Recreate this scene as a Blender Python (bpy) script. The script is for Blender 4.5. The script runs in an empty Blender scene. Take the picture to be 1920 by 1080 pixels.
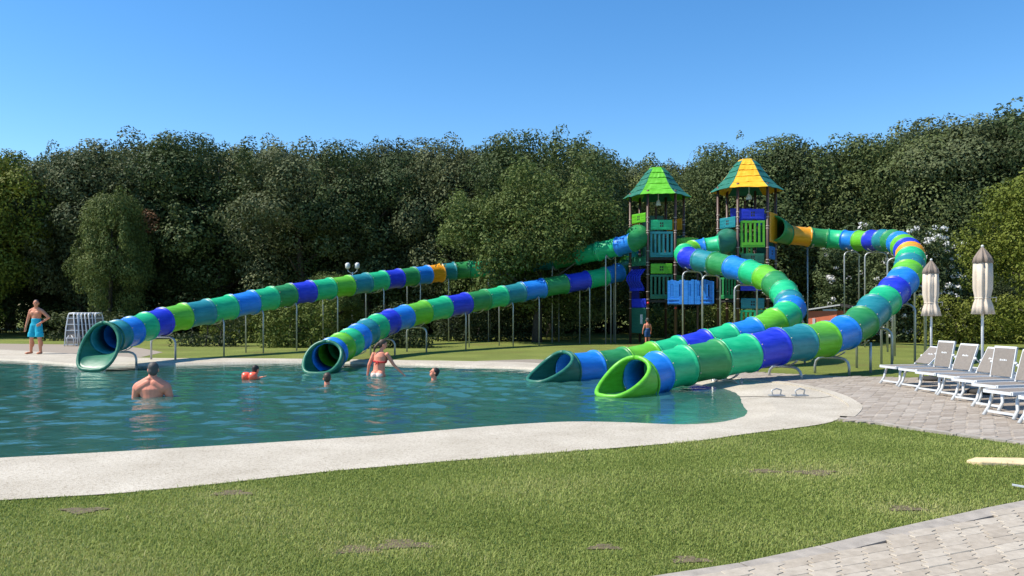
import bpy, bmesh, math, random
import numpy as np
from mathutils import Vector, Matrix
from mathutils.geometry import tessellate_polygon
R = math.radians
scn = bpy.context.scene
C = scn.collection
random.seed(7); rng = np.random.default_rng(7)

# ------------------------------------------------------------------ camera
cam_d = bpy.data.cameras.new('camera'); cam = bpy.data.objects.new('camera', cam_d); C.objects.link(cam)
cam.location = (0, 0, 1.57); cam.rotation_euler = (R(90), 0, 0)
cam_d.sensor_width = 36; cam_d.lens = 27.0; cam_d.shift_y = 35/1920
cam_d.clip_start = .1; cam_d.clip_end = 3000
scn.camera = cam
# ------------------------------------------------------------------ sky, sun, exposure
SUN_AZ, SUN_EL = R(262), R(54)          # azimuth clockwise from +Y
w = bpy.data.worlds.new('World'); scn.world = w; w.use_nodes = True
nt = w.node_tree; nt.nodes.clear()
sky = nt.nodes.new('ShaderNodeTexSky'); sky.sky_type = 'NISHITA'; sky.sun_disc = False
sky.sun_elevation = SUN_EL; sky.sun_rotation = SUN_AZ
sky.altitude = 0; sky.air_density = 1.0; sky.dust_density = 0.0; sky.ozone_density = 3.5
bg = nt.nodes.new('ShaderNodeBackground'); bg.inputs[1].default_value = .13
wo = nt.nodes.new('ShaderNodeOutputWorld')
hs = nt.nodes.new('ShaderNodeHueSaturation'); hs.inputs['Saturation'].default_value = 1.27
nt.links.new(sky.outputs[0], hs.inputs['Color']); nt.links.new(hs.outputs[0], bg.inputs[0]); nt.links.new(bg.outputs[0], wo.inputs[0])
sd = bpy.data.lights.new('sun', 'SUN'); sd.energy = 4.4; sd.angle = R(.53); sd.color = (1, .93, .81)
sun = bpy.data.objects.new('sun', sd); C.objects.link(sun)
sdir = Vector((math.sin(SUN_AZ)*math.cos(SUN_EL), math.cos(SUN_AZ)*math.cos(SUN_EL), math.sin(SUN_EL)))
sun.rotation_euler = sdir.to_track_quat('Z', 'Y').to_euler()
sun.location = sdir*60
vs = scn.view_settings
vs.view_transform = 'Standard'; vs.look = 'None'; vs.gamma = 1; vs.exposure = 0.62; vs.use_curve_mapping = False

# ------------------------------------------------------------------ materials
def lin(c):
    return tuple((v/255/12.92 if v/255 <= .04045 else ((v/255+.055)/1.055)**2.4) for v in c)
class N:
    def __init__(s, name):
        s.m = bpy.data.materials.new(name); s.m.use_nodes = True
        s.t = s.m.node_tree; s.t.nodes.clear()
        s.out = s.t.nodes.new('ShaderNodeOutputMaterial')
    def n(s, kind, **kw):
        x = s.t.nodes.new(kind)
        for k, v in kw.items():
            if k.startswith('i_'):
                x.inputs[k[2:].replace('_', ' ')].default_value = v
            else: setattr(x, k, v)
        return x
    def l(s, a, b): s.t.links.new(a, b)
def ramp(n, pts, src, interp='LINEAR'):
    r = n.n('ShaderNodeValToRGB'); r.color_ramp.interpolation = interp
    e = r.color_ramp.elements
    while len(e) < len(pts): e.new(.5)
    for i, (p, c) in enumerate(pts):
        e[i].position = p; e[i].color = (*c, 1)
    n.l(src, r.inputs[0]); return r
def simple(name, col, rough=.5, var=.12, scale=6., bump=0., metal=0., bscale=60., spec=.5):
    """one colour with soft procedural mottling and optional fine relief"""
    n = N(name); p = n.n('ShaderNodeBsdfPrincipled'); p.inputs['Roughness'].default_value = rough
    p.inputs['Metallic'].default_value = metal; p.inputs['Specular IOR Level'].default_value = spec
    g = n.n('ShaderNodeNewGeometry'); nz = n.n('ShaderNodeTexNoise'); nz.inputs['Scale'].default_value = scale
    nz.inputs['Detail'].default_value = 6; n.l(g.outputs['Position'], nz.inputs['Vector'])
    a = tuple(v*(1-var) for v in col); b = tuple(min(1, v*(1+var)) for v in col)
    r = ramp(n, [(.3, a), (.7, b)], nz.outputs['Fac']); n.l(r.outputs[0], p.inputs['Base Color'])
    if bump:
        z2 = n.n('ShaderNodeTexNoise'); z2.inputs['Scale'].default_value = bscale; z2.inputs['Detail'].default_value = 4
        n.l(g.outputs['Position'], z2.inputs['Vector'])
        b = n.n('ShaderNodeBump'); b.inputs['Strength'].default_value = bump; b.inputs['Distance'].default_value = .01
        n.l(z2.outputs['Fac'], b.inputs['Height']); n.l(b.outputs[0], p.inputs['Normal'])
    n.l(p.outputs[0], n.out.inputs[0]); return n.m
def plastic(name, rgb):
    """rotomoulded polyethylene, slightly chalky, streaked along its length"""
    col = lin(rgb)
    n = N(name); p = n.n('ShaderNodeBsdfPrincipled')
    g = n.n('ShaderNodeNewGeometry'); mp = n.n('ShaderNodeMapping'); mp.inputs['Scale'].default_value = (1.2, 1.2, 7)
    n.l(g.outputs['Position'], mp.inputs[0])
    nz = n.n('ShaderNodeTexNoise'); nz.inputs['Scale'].default_value = 2.2; nz.inputs['Detail'].default_value = 7; nz.inputs['Roughness'].default_value = .65
    n.l(mp.outputs[0], nz.inputs['Vector'])
    a = tuple(v*.76 for v in col); b = tuple(min(1, v*1.06+.03) for v in col)
    r = ramp(n, [(.3, a), (.72, b)], nz.outputs['Fac']); n.l(r.outputs[0], p.inputs['Base Color'])
    rr = n.n('ShaderNodeMapRange'); rr.inputs['To Min'].default_value = .3; rr.inputs['To Max'].default_value = .52
    n.l(nz.outputs['Fac'], rr.inputs[0]); n.l(rr.outputs[0], p.inputs['Roughness'])
    p.inputs['Specular IOR Level'].default_value = .42
    z2 = n.n('ShaderNodeTexNoise'); z2.inputs['Scale'].default_value = 5; n.l(g.outputs['Position'], z2.inputs['Vector'])
    bp = n.n('ShaderNodeBump'); bp.inputs['Strength'].default_value = .25; bp.inputs['Distance'].default_value = .02
    n.l(z2.outputs['Fac'], bp.inputs['Height']); n.l(bp.outputs[0], p.inputs['Normal'])
    n.l(p.outputs[0], n.out.inputs[0]); return n.m
PL = {k: plastic('plastic_'+k, v) for k, v in dict(
    mint=(10, 185, 122), green=(34, 138, 72), teal=(18, 130, 140), sky=(4, 126, 222), royal=(20, 48, 205),
    lime=(98, 188, 32), orange=(240, 160, 8), pine=(20, 104, 82), deep=(28, 112, 84), roofgreen=(30, 112, 82), yellow=(245, 182, 20),
    blue=(20, 122, 215)).items()}
M_steel = simple('galvanised_steel', (.42, .43, .43), .45, .12, 8, 0, .55)
M_post = simple('brown_painted_steel', lin((84, 62, 54)), .45, .1, 5)
M_clamp = simple('pale_clamp', lin((190, 170, 160)), .5, .1)
M_white = simple('white_frame_paint', (.62, .63, .63), .4, .05, 9)
M_dark = simple('dark_deck_board', (.03, .028, .026), .8, .2)
M_red = simple('red_plastic_cap', lin((210, 60, 60)), .4, .05)
M_canvas = simple('sand_canvas', lin((205, 190, 172)), .9, .1, 7, .2, bscale=200)
M_canvas_b = simple('grey_brown_canvas', lin((136, 122, 110)), .9, .12, 7, .2, bscale=200)
M_mesh = simple('taupe_textile', lin((128, 120, 112)), .8, .09, 25, .3, bscale=400)
M_skin = simple('skin_tan', lin((206, 136, 104)), .5, .1, 9, spec=.35)
M_skin2 = simple('skin_pink', lin((222, 140, 112)), .5, .1, 9, spec=.35)
M_hair = simple('dark_hair', (.018, .013, .01), .6, .3, 60)
M_hair2 = simple('brown_hair', (.06, .034, .02), .55, .3, 60)
M_hair3 = simple('greying_hair', (.07, .062, .055), .65, .3, 60)
M_turq = simple('turquoise_cloth', lin((10, 165, 190)), .75, .15, 12, .3, bscale=40)
M_navy = simple('navy_cloth', lin((30, 70, 120)), .8, .15, 12)
M_redcloth = simple('red_cloth', lin((205, 45, 40)), .7, .1)
M_pale = simple('patterned_pale_cloth', lin((235, 205, 190)), .7, .3, 38)
M_float = simple('orange_vinyl', lin((245, 105, 75)), .3, .06)
M_brick = simple('terracotta_render', lin((222, 122, 88)), .85, .08, 4, .2)
M_roofdark = simple('dark_roof_felt', (.05, .045, .045), .8, .2)
M_trunk = simple('bark', (.055, .045, .035), .9, .35, 12, .8, bscale=30)
M_stone = simple('sandstone', lin((220, 194, 150)), .85, .14, 7, .5, bscale=40)
M_glass = simple('lamp_opal', (.75, .75, .72), .3, .03)

def leaf_mat(name, c1, c2, c3, trans=.2):
    n = N(name); at = n.n('ShaderNodeAttribute'); at.attribute_name = 'v'
    r = ramp(n, [(0, c1), (.5, c2), (1, c3)], at.outputs['Fac'])
    p = n.n('ShaderNodeBsdfPrincipled'); p.inputs['Roughness'].default_value = .62; p.inputs['Specular IOR Level'].default_value = .16
    t = n.n('ShaderNodeBsdfTranslucent'); mx = n.n('ShaderNodeMixShader'); mx.inputs[0].default_value = trans
    oi = n.n('ShaderNodeObjectInfo')
    tone = ramp(n, [(0, (.72, .76, .74)), (.35, (.95, .97, .85)), (.7, (1.1, 1.05, .95)), (1, (1.3, 1.2, .95))] if name != 'petal_white' else [(0, (1, 1, 1)), (1, (1, 1, 1))], oi.outputs['Random'])
    tm = n.n('ShaderNodeMix', data_type='RGBA', blend_type='MULTIPLY'); tm.inputs[0].default_value = 1 if 'grass' not in name else 0
    n.l(r.outputs[0], tm.inputs[6]); n.l(tone.outputs[0], tm.inputs[7])
    n.l(tm.outputs[2], p.inputs['Base Color']); n.l(tm.outputs[2], t.inputs['Color'])
    n.l(p.outputs[0], mx.inputs[1]); n.l(t.outputs[0], mx.inputs[2]); n.l(mx.outputs[0], n.out.inputs[0]); return n.m
LF = dict(
    oak=leaf_mat('leaf_holm_oak', (.038, .06, .022), (.084, .116, .044), (.16, .195, .078)),
    oak2=leaf_mat('leaf_holm_oak_grey', (.048, .064, .03), (.1, .122, .058), (.18, .205, .105)),
    fresh=leaf_mat('leaf_fresh_oak', (.07, .1, .024), (.14, .18, .048), (.24, .28, .085)),
    mid=leaf_mat('leaf_mid_oak', (.042, .068, .02), (.095, .13, .038), (.17, .21, .066)),
    yellow=leaf_mat('leaf_yellowish', (.075, .1, .015), (.14, .17, .028), (.22, .24, .045)),
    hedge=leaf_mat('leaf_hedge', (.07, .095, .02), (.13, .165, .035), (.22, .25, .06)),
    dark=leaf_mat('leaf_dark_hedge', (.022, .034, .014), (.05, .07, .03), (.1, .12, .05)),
    oleander=leaf_mat('leaf_oleander', (.04, .065, .03), (.08, .115, .05), (.14, .18, .08)),
    flower=leaf_mat('petal_white', (.7, .68, .66), (.8, .79, .77), (.85, .85, .83)),
    dead=leaf_mat('leaf_dead', (.09, .05, .03), (.14, .08, .05), (.18, .12, .08)),
    grass=leaf_mat('blade_grass', (.17, .23, .045), (.33, .39, .1), (.5, .47, .2), .38))

def ground_mat():
    n = N('lawn_ground'); g = n.n('ShaderNodeNewGeometry')
    a = n.n('ShaderNodeTexNoise'); a.inputs['Scale'].default_value = .55; a.inputs['Detail'].default_value = 5
    b = n.n('ShaderNodeTexNoise'); b.inputs['Scale'].default_value = 26; b.inputs['Detail'].default_value = 6; b.inputs['Roughness'].default_value = .75
    n.l(g.outputs['Position'], a.inputs['Vector']); n.l(g.outputs['Position'], b.inputs['Vector'])
    r1 = ramp(n, [(.25, (.19, .18, .06)), (.45, (.18, .22, .055)), (.62, (.22, .265, .065)), (.8, (.28, .28, .1))], a.outputs['Fac'])
    r2 = ramp(n, [(.3, (.5, .5, .45)), (.7, (1.25, 1.2, 1.1))], b.outputs['Fac'])
    mx = n.n('ShaderNodeMix', data_type='RGBA', blend_type='MULTIPLY'); mx.inputs[0].default_value = .85
    n.l(r1.outputs[0], mx.inputs[6]); n.l(r2.outputs[0], mx.inputs[7])
    p = n.n('ShaderNodeBsdfPrincipled'); p.inputs['Roughness'].default_value = .9; p.inputs['Specular IOR Level'].default_value = .15
    n.l(mx.outputs[2], p.inputs['Base Color'])
    bp = n.n('ShaderNodeBump'); bp.inputs['Strength'].default_value = 1; bp.inputs['Distance'].default_value = .04
    n.l(b.outputs['Fac'], bp.inputs['Height']); n.l(bp.outputs[0], p.inputs['Normal'])
    n.l(p.outputs[0], n.out.inputs[0]); return n.m
def pebble_mat():
    n = N('white_pebbledash'); g = n.n('ShaderNodeNewGeometry')
    v = n.n('ShaderNodeTexVoronoi'); v.inputs['Scale'].default_value = 75; n.l(g.outputs['Position'], v.inputs['Vector'])
    a = n.n('ShaderNodeTexNoise'); a.inputs['Scale'].default_value = 1.3; a.inputs['Detail'].default_value = 7; n.l(g.outputs['Position'], a.inputs['Vector'])
    r1 = ramp(n, [(.3, (.43, .382, .305)), (.7, (.55, .5, .415))], a.outputs['Fac'])
    sp = n.n('ShaderNodeSeparateColor'); n.l(v.outputs['Color'], sp.inputs[0])
    r2 = ramp(n, [(0, (.6, .56, .5)), (.25, (.9, .88, .84)), (1, (1.06, 1.06, 1.05))], sp.outputs[0])
    mx = n.n('ShaderNodeMix', data_type='RGBA', blend_type='MULTIPLY'); mx.inputs[0].default_value = 1
    n.l(r1.outputs[0], mx.inputs[6]); n.l(r2.outputs[0], mx.inputs[7])
    p = n.n('ShaderNodeBsdfPrincipled'); p.inputs['Roughness'].default_value = .8
    n.l(mx.outputs[2], p.inputs['Base Color'])
    bp = n.n('ShaderNodeBump'); bp.inputs['Strength'].default_value = .6; bp.inputs['Distance'].default_value = .006
    n.l(v.outputs['Distance'], bp.inputs['Height']); n.l(bp.outputs[0], p.inputs['Normal'])
    n.l(p.outputs[0], n.out.inputs[0]); return n.m
def paver_mat(name, c1, c2, c3):
    """concrete paver; Object Info random gives each loose stone its tone"""
    n = N(name); g = n.n('ShaderNodeNewGeometry'); oi = n.n('ShaderNodeObjectInfo'); at = n.n('ShaderNodeAttribute'); at.attribute_name = 'v'
    ad = n.n('ShaderNodeMath', operation='ADD'); n.l(oi.outputs['Random'], ad.inputs[0]); n.l(at.outputs['Fac'], ad.inputs[1])
    fr = n.n('ShaderNodeMath', operation='FRACT'); n.l(ad.outputs[0], fr.inputs[0])
    r1 = ramp(n, [(0, c1), (.5, c2), (1, c3)], fr.outputs[0])
    a = n.n('ShaderNodeTexNoise'); a.inputs['Scale'].default_value = 14; a.inputs['Detail'].default_value = 9; a.inputs['Roughness'].default_value = .7
    n.l(g.outputs['Position'], a.inputs['Vector'])
    r2 = ramp(n, [(.25, (.7, .69, .67)), (.6, (1, 1, 1)), (.8, (1.12, 1.11, 1.1))], a.outputs['Fac'])
    mx = n.n('ShaderNodeMix', data_type='RGBA', blend_type='MULTIPLY'); mx.inputs[0].default_value = 1
    n.l(r1.outputs[0], mx.inputs[6]); n.l(r2.outputs[0], mx.inputs[7])
    p = n.n('ShaderNodeBsdfPrincipled'); p.inputs['Roughness'].default_value = .85; n.l(mx.outputs[2], p.inputs['Base Color'])
    bp = n.n('ShaderNodeBump'); bp.inputs['Strength'].default_value = .4; bp.inputs['Distance'].default_value = .006
    n.l(a.outputs['Fac'], bp.inputs['Height']); n.l(bp.outputs[0], p.inputs['Normal'])
    n.l(p.outputs[0], n.out.inputs[0]); return n.m
M_ground = ground_mat(); M_pebble = pebble_mat()
M_paver = paver_mat('concrete_paver', (.385, .325, .25), (.43, .37, .29), (.48, .42, .335))
M_paver2 = paver_mat('pinkish_paver', (.31, .255, .2), (.365, .31, .25), (.43, .375, .31))
M_joint = simple('sandy_joint', (.26, .22, .17), .95, .3, 20, .5)
M_kerb = simple('kerb_stone', (.34, .3, .25), .9, .18, 9, .4)
def water_mat():
    n = N('pool_water')
    fr = n.n('ShaderNodeFresnel'); fr.inputs['IOR'].default_value = 1.33
    gl = n.n('ShaderNodeBsdfGlossy'); gl.inputs['Roughness'].default_value = .015; gl.inputs['Color'].default_value = (1, 1, 1, 1)
    tr = n.n('ShaderNodeBsdfTransparent'); tr.inputs['Color'].default_value = (.93, .98, .98, 1)
    g = n.n('ShaderNodeNewGeometry'); mp = n.n('ShaderNodeMapping'); mp.inputs['Scale'].default_value = (5, 9, 5)
    n.l(g.outputs['Position'], mp.inputs[0])
    nz = n.n('ShaderNodeTexNoise'); nz.inputs['Scale'].default_value = 1; nz.inputs['Detail'].default_value = 3; n.l(mp.outputs[0], nz.inputs['Vector'])
    bp = n.n('ShaderNodeBump'); bp.inputs['Strength'].default_value = .35; bp.inputs['Distance'].default_value = .02
    n.l(nz.outputs['Fac'], bp.inputs['Height'])
    n.l(bp.outputs[0], fr.inputs['Normal']); n.l(bp.outputs[0], gl.inputs['Normal'])
    df = n.n('ShaderNodeBsdfDiffuse'); df.inputs['Color'].default_value = (.045, .16, .142, 1)      # suspended murk
    mk = n.n('ShaderNodeMixShader'); mk.inputs[0].default_value = .62; n.l(tr.outputs[0], mk.inputs[1]); n.l(df.outputs[0], mk.inputs[2])
    mx = n.n('ShaderNodeMixShader'); n.l(fr.outputs[0], mx.inputs[0]); n.l(mk.outputs[0], mx.inputs[1]); n.l(gl.outputs[0], mx.inputs[2])
    n.l(mx.outputs[0], n.out.inputs['Surface'])
    va = n.n('ShaderNodeVolumeAbsorption'); va.inputs['Color'].default_value = (.12, .76, .78, 1); va.inputs['Density'].default_value = 1.1
    n.l(va.outputs[0], n.out.inputs['Volume'])
    return n.m
M_water = water_mat()
M_basin = simple('pool_floor_resin', (.36, .43, .4), .8, .1, 2, .2)

# ------------------------------------------------------------------ mesh helpers
def mesh(name, V, Fc, mat, parent=None, smooth=False, attr=None, kind=None):
    me = bpy.data.meshes.new(name)
    me.from_pydata([tuple(v) for v in V], [], [tuple(f) for f in Fc])
    if mat: me.materials.append(mat)
    if smooth: me.polygons.foreach_set('use_smooth', [True]*len(me.polygons))
    if attr is not None:
        a = me.attributes.new('v', 'FLOAT', 'FACE'); a.data.foreach_set('value', np.asarray(attr, dtype=np.float32))
    me.update()
    o = bpy.data.objects.new(name, me); C.objects.link(o)
    if parent: o.parent = parent
    if kind: o['kind'] = kind
    return o
def np_mesh(name, V, Q, mat, parent=None, attr=None, kind=None, smooth=False):
    """fast path: V (n,3), Q (m,k) numpy"""
    me = bpy.data.meshes.new(name); V = np.asarray(V, np.float32); Q = np.asarray(Q, np.int32); k = Q.shape[1]
    me.vertices.add(len(V)); me.vertices.foreach_set('co', V.ravel())
    me.loops.add(Q.size); me.loops.foreach_set('vertex_index', Q.ravel())
    me.polygons.add(len(Q)); me.polygons.foreach_set('loop_start', np.arange(len(Q), dtype=np.int32)*k)
    if smooth: me.polygons.foreach_set('use_smooth', np.ones(len(Q), bool))
    me.materials.append(mat); me.update(calc_edges=True)
    if attr is not None:
        a = me.attributes.new('v', 'FLOAT', 'FACE'); a.data.foreach_set('value', np.asarray(attr, dtype=np.float32))
    o = bpy.data.objects.new(name, me); C.objects.link(o)
    if parent: o.parent = parent
    if kind: o['kind'] = kind
    return o
def tag(o, label, cat, group=None):
    o['label'] = label; o['category'] = cat
    if group: o['group'] = group
    return o
def thing(name, label, cat, loc=(0, 0, 0), rz=0, group=None):
    o = bpy.data.objects.new(name, None); C.objects.link(o); o.location = loc; o.rotation_euler = (0, 0, rz)
    o.empty_display_size = .2
    return tag(o, label, cat, group)
def struct(name, V, Fc, mat, **k):
    o = mesh(name, V, Fc, mat, **k); o['kind'] = 'structure'; return o
def copy_tree(o, parent=None):
    c = o.copy(); C.objects.link(c)
    if parent: c.parent = parent
    for ch in list(o.children): copy_tree(ch, c)
    return c
class MB:
    def __init__(s): s.V = []; s.F = []
    def add(s, V, Fc):
        b = len(s.V); s.V += [Vector(v) for v in V]; s.F += [[i+b for i in f] for f in Fc]; return s
    def box(s, c, d, M=None):
        x, y, z = (v/2 for v in d); P = [Vector((sx*x, sy*y, sz*z)) for sx in (-1, 1) for sy in (-1, 1) for sz in (-1, 1)]
        if M is not None: P = [M @ p for p in P]
        P = [p+Vector(c) for p in P]
        return s.add(P, [(0, 1, 3, 2), (4, 6, 7, 5), (0, 4, 5, 1), (2, 3, 7, 6), (0, 2, 6, 4), (1, 5, 7, 3)])
    def beam(s, a, b, wd, ht, up=(0, 0, 1)):
        a, b = Vector(a), Vector(b); d = (b-a).normalized(); u = Vector(up)
        sd_ = d.cross(u).normalized(); u = sd_.cross(d)
        P = [p+sd_*sx*wd/2+u*sz*ht/2 for p in (a, b) for sx in (-1, 1) for sz in (-1, 1)]
        return s.add(P, [(0, 1, 3, 2), (4, 6, 7, 5), (0, 4, 5, 1), (2, 3, 7, 6), (0, 2, 6, 4), (1, 5, 7, 3)])
    def tube(s, P, r, n=10, cap=True):
        P = [Vector(p) for p in P]; rr = r if isinstance(r, (list, tuple)) else [r]*len(P)
        b = len(s.V); prev = None
        for i, p in enumerate(P):
            d = (P[min(i+1, len(P)-1)]-P[max(i-1, 0)]).normalized()
            if prev is None:
                u = d.orthogonal().normalized()
            else:
                u = (prev-d*prev.dot(d)).normalized()
            prev = u; v = d.cross(u)
            s.V += [p+(u*math.cos(2*math.pi*k/n)+v*math.sin(2*math.pi*k/n))*rr[i] for k in range(n)]
        for i in range(len(P)-1):
            for k in range(n):
                s.F.append([b+i*n+k, b+i*n+(k+1) % n, b+(i+1)*n+(k+1) % n, b+(i+1)*n+k])
        if cap:
            s.F.append([b+k for k in range(n)][::-1]); s.F.append([b+(len(P)-1)*n+k for k in range(n)])
        return s
    def lathe(s, prof, c=(0, 0, 0), n=16, wob=None):
        b = len(s.V); c = Vector(c)
        for i, (r, z) in enumerate(prof):
            for k in range(n):
                a = 2*math.pi*k/n; q = r*(wob(i, a) if wob else 1)
                s.V.append(c+Vector((q*math.cos(a), q*math.sin(a), z)))
        for i in range(len(prof)-1):
            for k in range(n):
                s.F.append([b+i*n+k, b+i*n+(k+1) % n, b+(i+1)*n+(k+1) % n, b+(i+1)*n+k])
        s.F.append([b+k for k in range(n)][::-1]); s.F.append([b+(len(prof)-1)*n+k for k in range(n)])
        return s
    def sphere(s, c, r, n=10, m=8, M=None):
        r = (r, r, r) if not isinstance(r, (tuple, list)) else r
        P = [(0, 0, -1)]
        for i in range(1, m):
            t = -math.pi/2+math.pi*i/m
            P += [(math.cos(t)*math.cos(2*math.pi*k/n), math.cos(t)*math.sin(2*math.pi*k/n), math.sin(t)) for k in range(n)]
        P.append((0, 0, 1)); Fc = []
        for k in range(n): Fc.append((0, 1+(k+1) % n, 1+k))
        for i in range(m-2):
            for k in range(n): Fc.append((1+i*n+k, 1+i*n+(k+1) % n, 1+(i+1)*n+(k+1) % n, 1+(i+1)*n+k))
        e = len(P)-1
        for k in range(n): Fc.append((e, 1+(m-2)*n+k, 1+(m-2)*n+(k+1) % n))
        Q = [Vector((p[0]*r[0], p[1]*r[1], p[2]*r[2])) for p in P]
        if M is not None: Q = [M @ q for q in Q]
        return s.add([q+Vector(c) for q in Q], Fc)
    def cap(s, a, ra, b, rb, n=12, sq=1.0):
        """tapered capsule"""
        a, b = Vector(a), Vector(b); d = b-a; L = d.length; d = d/L if L > 1e-6 else Vector((0, 0, 1))
        P = []; rr = []
        for t in (-1.0, -.85, -.5, 0): P.append(a+d*ra*t); rr.append(ra*math.sqrt(max(0.0006, 1-t*t)))
        for t in (0, .5, .85, 1.0): P.append(b+d*rb*t); rr.append(rb*math.sqrt(max(0.0006, 1-t*t)))
        return s.tube(P, rr, n)
    def build(s, name, mat, parent=None, smooth=False, kind=None):
        return mesh(name, s.V, s.F, mat, parent, smooth, kind=kind)
def spline(P, sub=6, closed=False):
    P = [Vector((*p, 0)) if len(p) == 2 else Vector(p) for p in P]; n = len(P); out = []
    for i in range(n if closed else n-1):
        p0 = P[(i-1) % n] if closed or i > 0 else P[0]*2-P[1]
        p1 = P[i]; p2 = P[(i+1) % n]
        p3 = P[(i+2) % n] if closed or i+2 < n else P[-1]*2-P[-2]
        for k in range(sub):
            t = k/sub; out.append(.5*((2*p1)+(p2-p0)*t+(2*p0-5*p1+4*p2-p3)*t*t+(3*p1-p0-3*p2+p3)*t**3))
    if not closed: out.append(P[-1])
    return out

# ------------------------------------------------------------------ pool, rim, ground
WZ = -.05
water_edge = [(-5.38, 8.07), (-2.07, 9.29), (0, 10.35), (1.35, 10.75), (2.43, 10.98), (2.9, 11.35), (3.2, 11.9), (3.42, 12.9), (3.72, 14.1), (3.7, 15.3), (2.7, 17.5), (.34, 19.8), (-1.43, 20.6), (-3.7, 21.5), (-6.2, 22.1), (-9.6, 21.2), (-10.7, 20.9), (-11.7, 20.9), (-14, 22.4), (-15.6, 23.2), (-21, 25.5), (-26, 22), (-25, 13), (-17, 6.6), (-10, 6.7)]
rim_outer = [(-4.13, 6.19), (-2.93, 6.59), (-1.63, 7.32), (0, 8.02), (1.96, 8.83), (2.88, 9.42), (3.98, 10.1), (4.53, 10.66), (5.2, 11.8), (5.43, 12.5), (5.62, 13.4), (5.67, 14.6), (5.41, 15.7), (4.74, 16.5), (3.0, 18.6), (.6, 21.3), (-.9, 21.9), (-4.7, 22.75), (-8.7, 23.3), (-10.7, 23.3), (-12.8, 24.3), (-15.5, 26), (-18.9, 28.0), (-24, 29), (-29, 23), (-28, 12), (-18, 4.2), (-9.5, 4.9)]
WE = spline(water_edge, 6, True); RO = spline(rim_outer, 6, True)
def ring_mesh(name, outer, inner, zo, zi, mat):
    o = [Vector((p.x, p.y, zo)) for p in outer]; i = [Vector((p.x, p.y, zi)) for p in inner]
    tri = tessellate_polygon([o, i]); V = o+i; return struct(name, V, tri, mat)
MID = []
for i, p in enumerate(WE):
    tg = WE[(i+1) % len(WE)]-WE[i-1]; nn = Vector((tg.y, -tg.x, 0)).normalized()
    k = min(1, max(0, (p.x-.6)/2.2)); k = k*k*(3-2*k)*(1 if p.y < 17 else max(0, 1-(p.y-17)/2)); MID.append(p+nn*(.1+.75*k))
a_ = [Vector((p.x, p.y, .012)) for p in RO]; b_ = [Vector((p.x, p.y, .0)) for p in MID]; c_ = [Vector((p.x, p.y, -.1)) for p in WE]
n0, n1 = len(a_), len(b_)
f_ = [tuple(t) for t in tessellate_polygon([a_, b_])]+[(n0+i, n0+(i+1) % n1, n0+n1+(i+1) % n1, n0+n1+i) for i in range(n1)]
rim = struct('pool_rim', a_+b_+c_, f_, M_pebble)
jn = spline([(5.55, 13.35), (5.2, 13.12), (4.75, 13.2), (4.3, 13.32), (3.95, 13.3)], 8); m = None
G = 1500.
big = [Vector((-G, -G, 0)), Vector((G, -G, 0)), Vector((G, G, 0)), Vector((-G, G, 0))]
tri = tessellate_polygon([big, [Vector((p.x, p.y, 0)) for p in RO]])
struct('ground', big+[Vector((p.x, p.y, 0)) for p in RO], tri, M_ground)
# skirt under the rim edge, then the basin as a depth field
xs = np.arange(-27, 5.2, .35); ys = np.arange(4.5, 27, .35)
we = np.array([(p.x, p.y) for p in WE])
def inside(px, py, poly):
    c = np.zeros(px.shape, bool); j = len(poly)-1
    for i in range(len(poly)):
        xi, yi = poly[i]; xj, yj = poly[j]
        m = ((yi > py) != (yj > py)) & (px < (xj-xi)*(py-yi)/(yj-yi+1e-12)+xi); c ^= m; j = i
    return c
X, Y = np.meshgrid(xs, ys)
def dist(px, py, poly):
    d = np.full(px.shape, 1e9)
    for i in range(len(poly)):
        a = poly[i-1]; b = poly[i]; ab = b-a; t = np.clip(((px-a[0])*ab[0]+(py-a[1])*ab[1])/(ab@ab+1e-12), 0, 1)
        # the near edge drops quickly, the far and right edges shelve like a beach
        k = 2.6 if (b[1] < 10.6 and b[0] < 1.0) else 1.0
        d = np.minimum(d, k*np.hypot(px-a[0]-t*ab[0], py-a[1]-t*ab[1]))
    return d
D_ = dist(X, Y, we); ins = inside(X, Y, we)
Z = np.where(ins, WZ-.06-1.25*(1-np.exp(-(D_/2.6)**1.35)), WZ-.16-.0*D_)
V = np.stack([X, Y, Z], -1).reshape(-1, 3); nx = len(xs); ny = len(ys)
ii = (np.arange(ny-1)[:, None]*nx+np.arange(nx-1)[None]).ravel()
Qg = np.stack([ii, ii+1, ii+nx+1, ii+nx], 1)
o = np_mesh('pool_floor', V, Qg, M_basin, smooth=True); o['kind'] = 'structure'
# water: closed body with a wavy top
st = .06; xs = np.arange(-19.5, 4.6, st); ys = np.arange(5.0, 25.5, st); X, Y = np.meshgrid(xs, ys)
Zw = np.zeros_like(X); wr = np.random.default_rng(3)
for i in range(46):
    lam = .22*(9.0)**wr.random()
    a = R(90)+wr.normal(0, .42)
    amp = .0135*lam/(1+1.1*lam**2)
    k = 2*math.pi/lam; ph = wr.random()*6.28
    Zw += amp*np.sin(k*(np.cos(a)*X+np.sin(a)*Y)+ph+.9*np.sin(.5*X+ph)+.6*np.sin(.33*Y-ph))*.62
gust = .62+.38*np.sin(.37*X+1.3*np.sin(.21*Y+.5))*np.sin(.31*Y+.8*np.sin(.26*X))
Zw = Zw*gust*np.clip((dist(X[::4, ::4], Y[::4, ::4], we)).repeat(4, 0).repeat(4, 1)[:X.shape[0], :X.shape[1]]/3+.12, .12, 1)
nx = len(xs); ny = len(ys); Vt = np.stack([X, Y, WZ+Zw], -1).reshape(-1, 3)
ii = (np.arange(ny-1)[:, None]*nx+np.arange(nx-1)[None]).ravel(); Qt = np.stack([ii, ii+1, ii+nx+1, ii+nx], 1)
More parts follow.
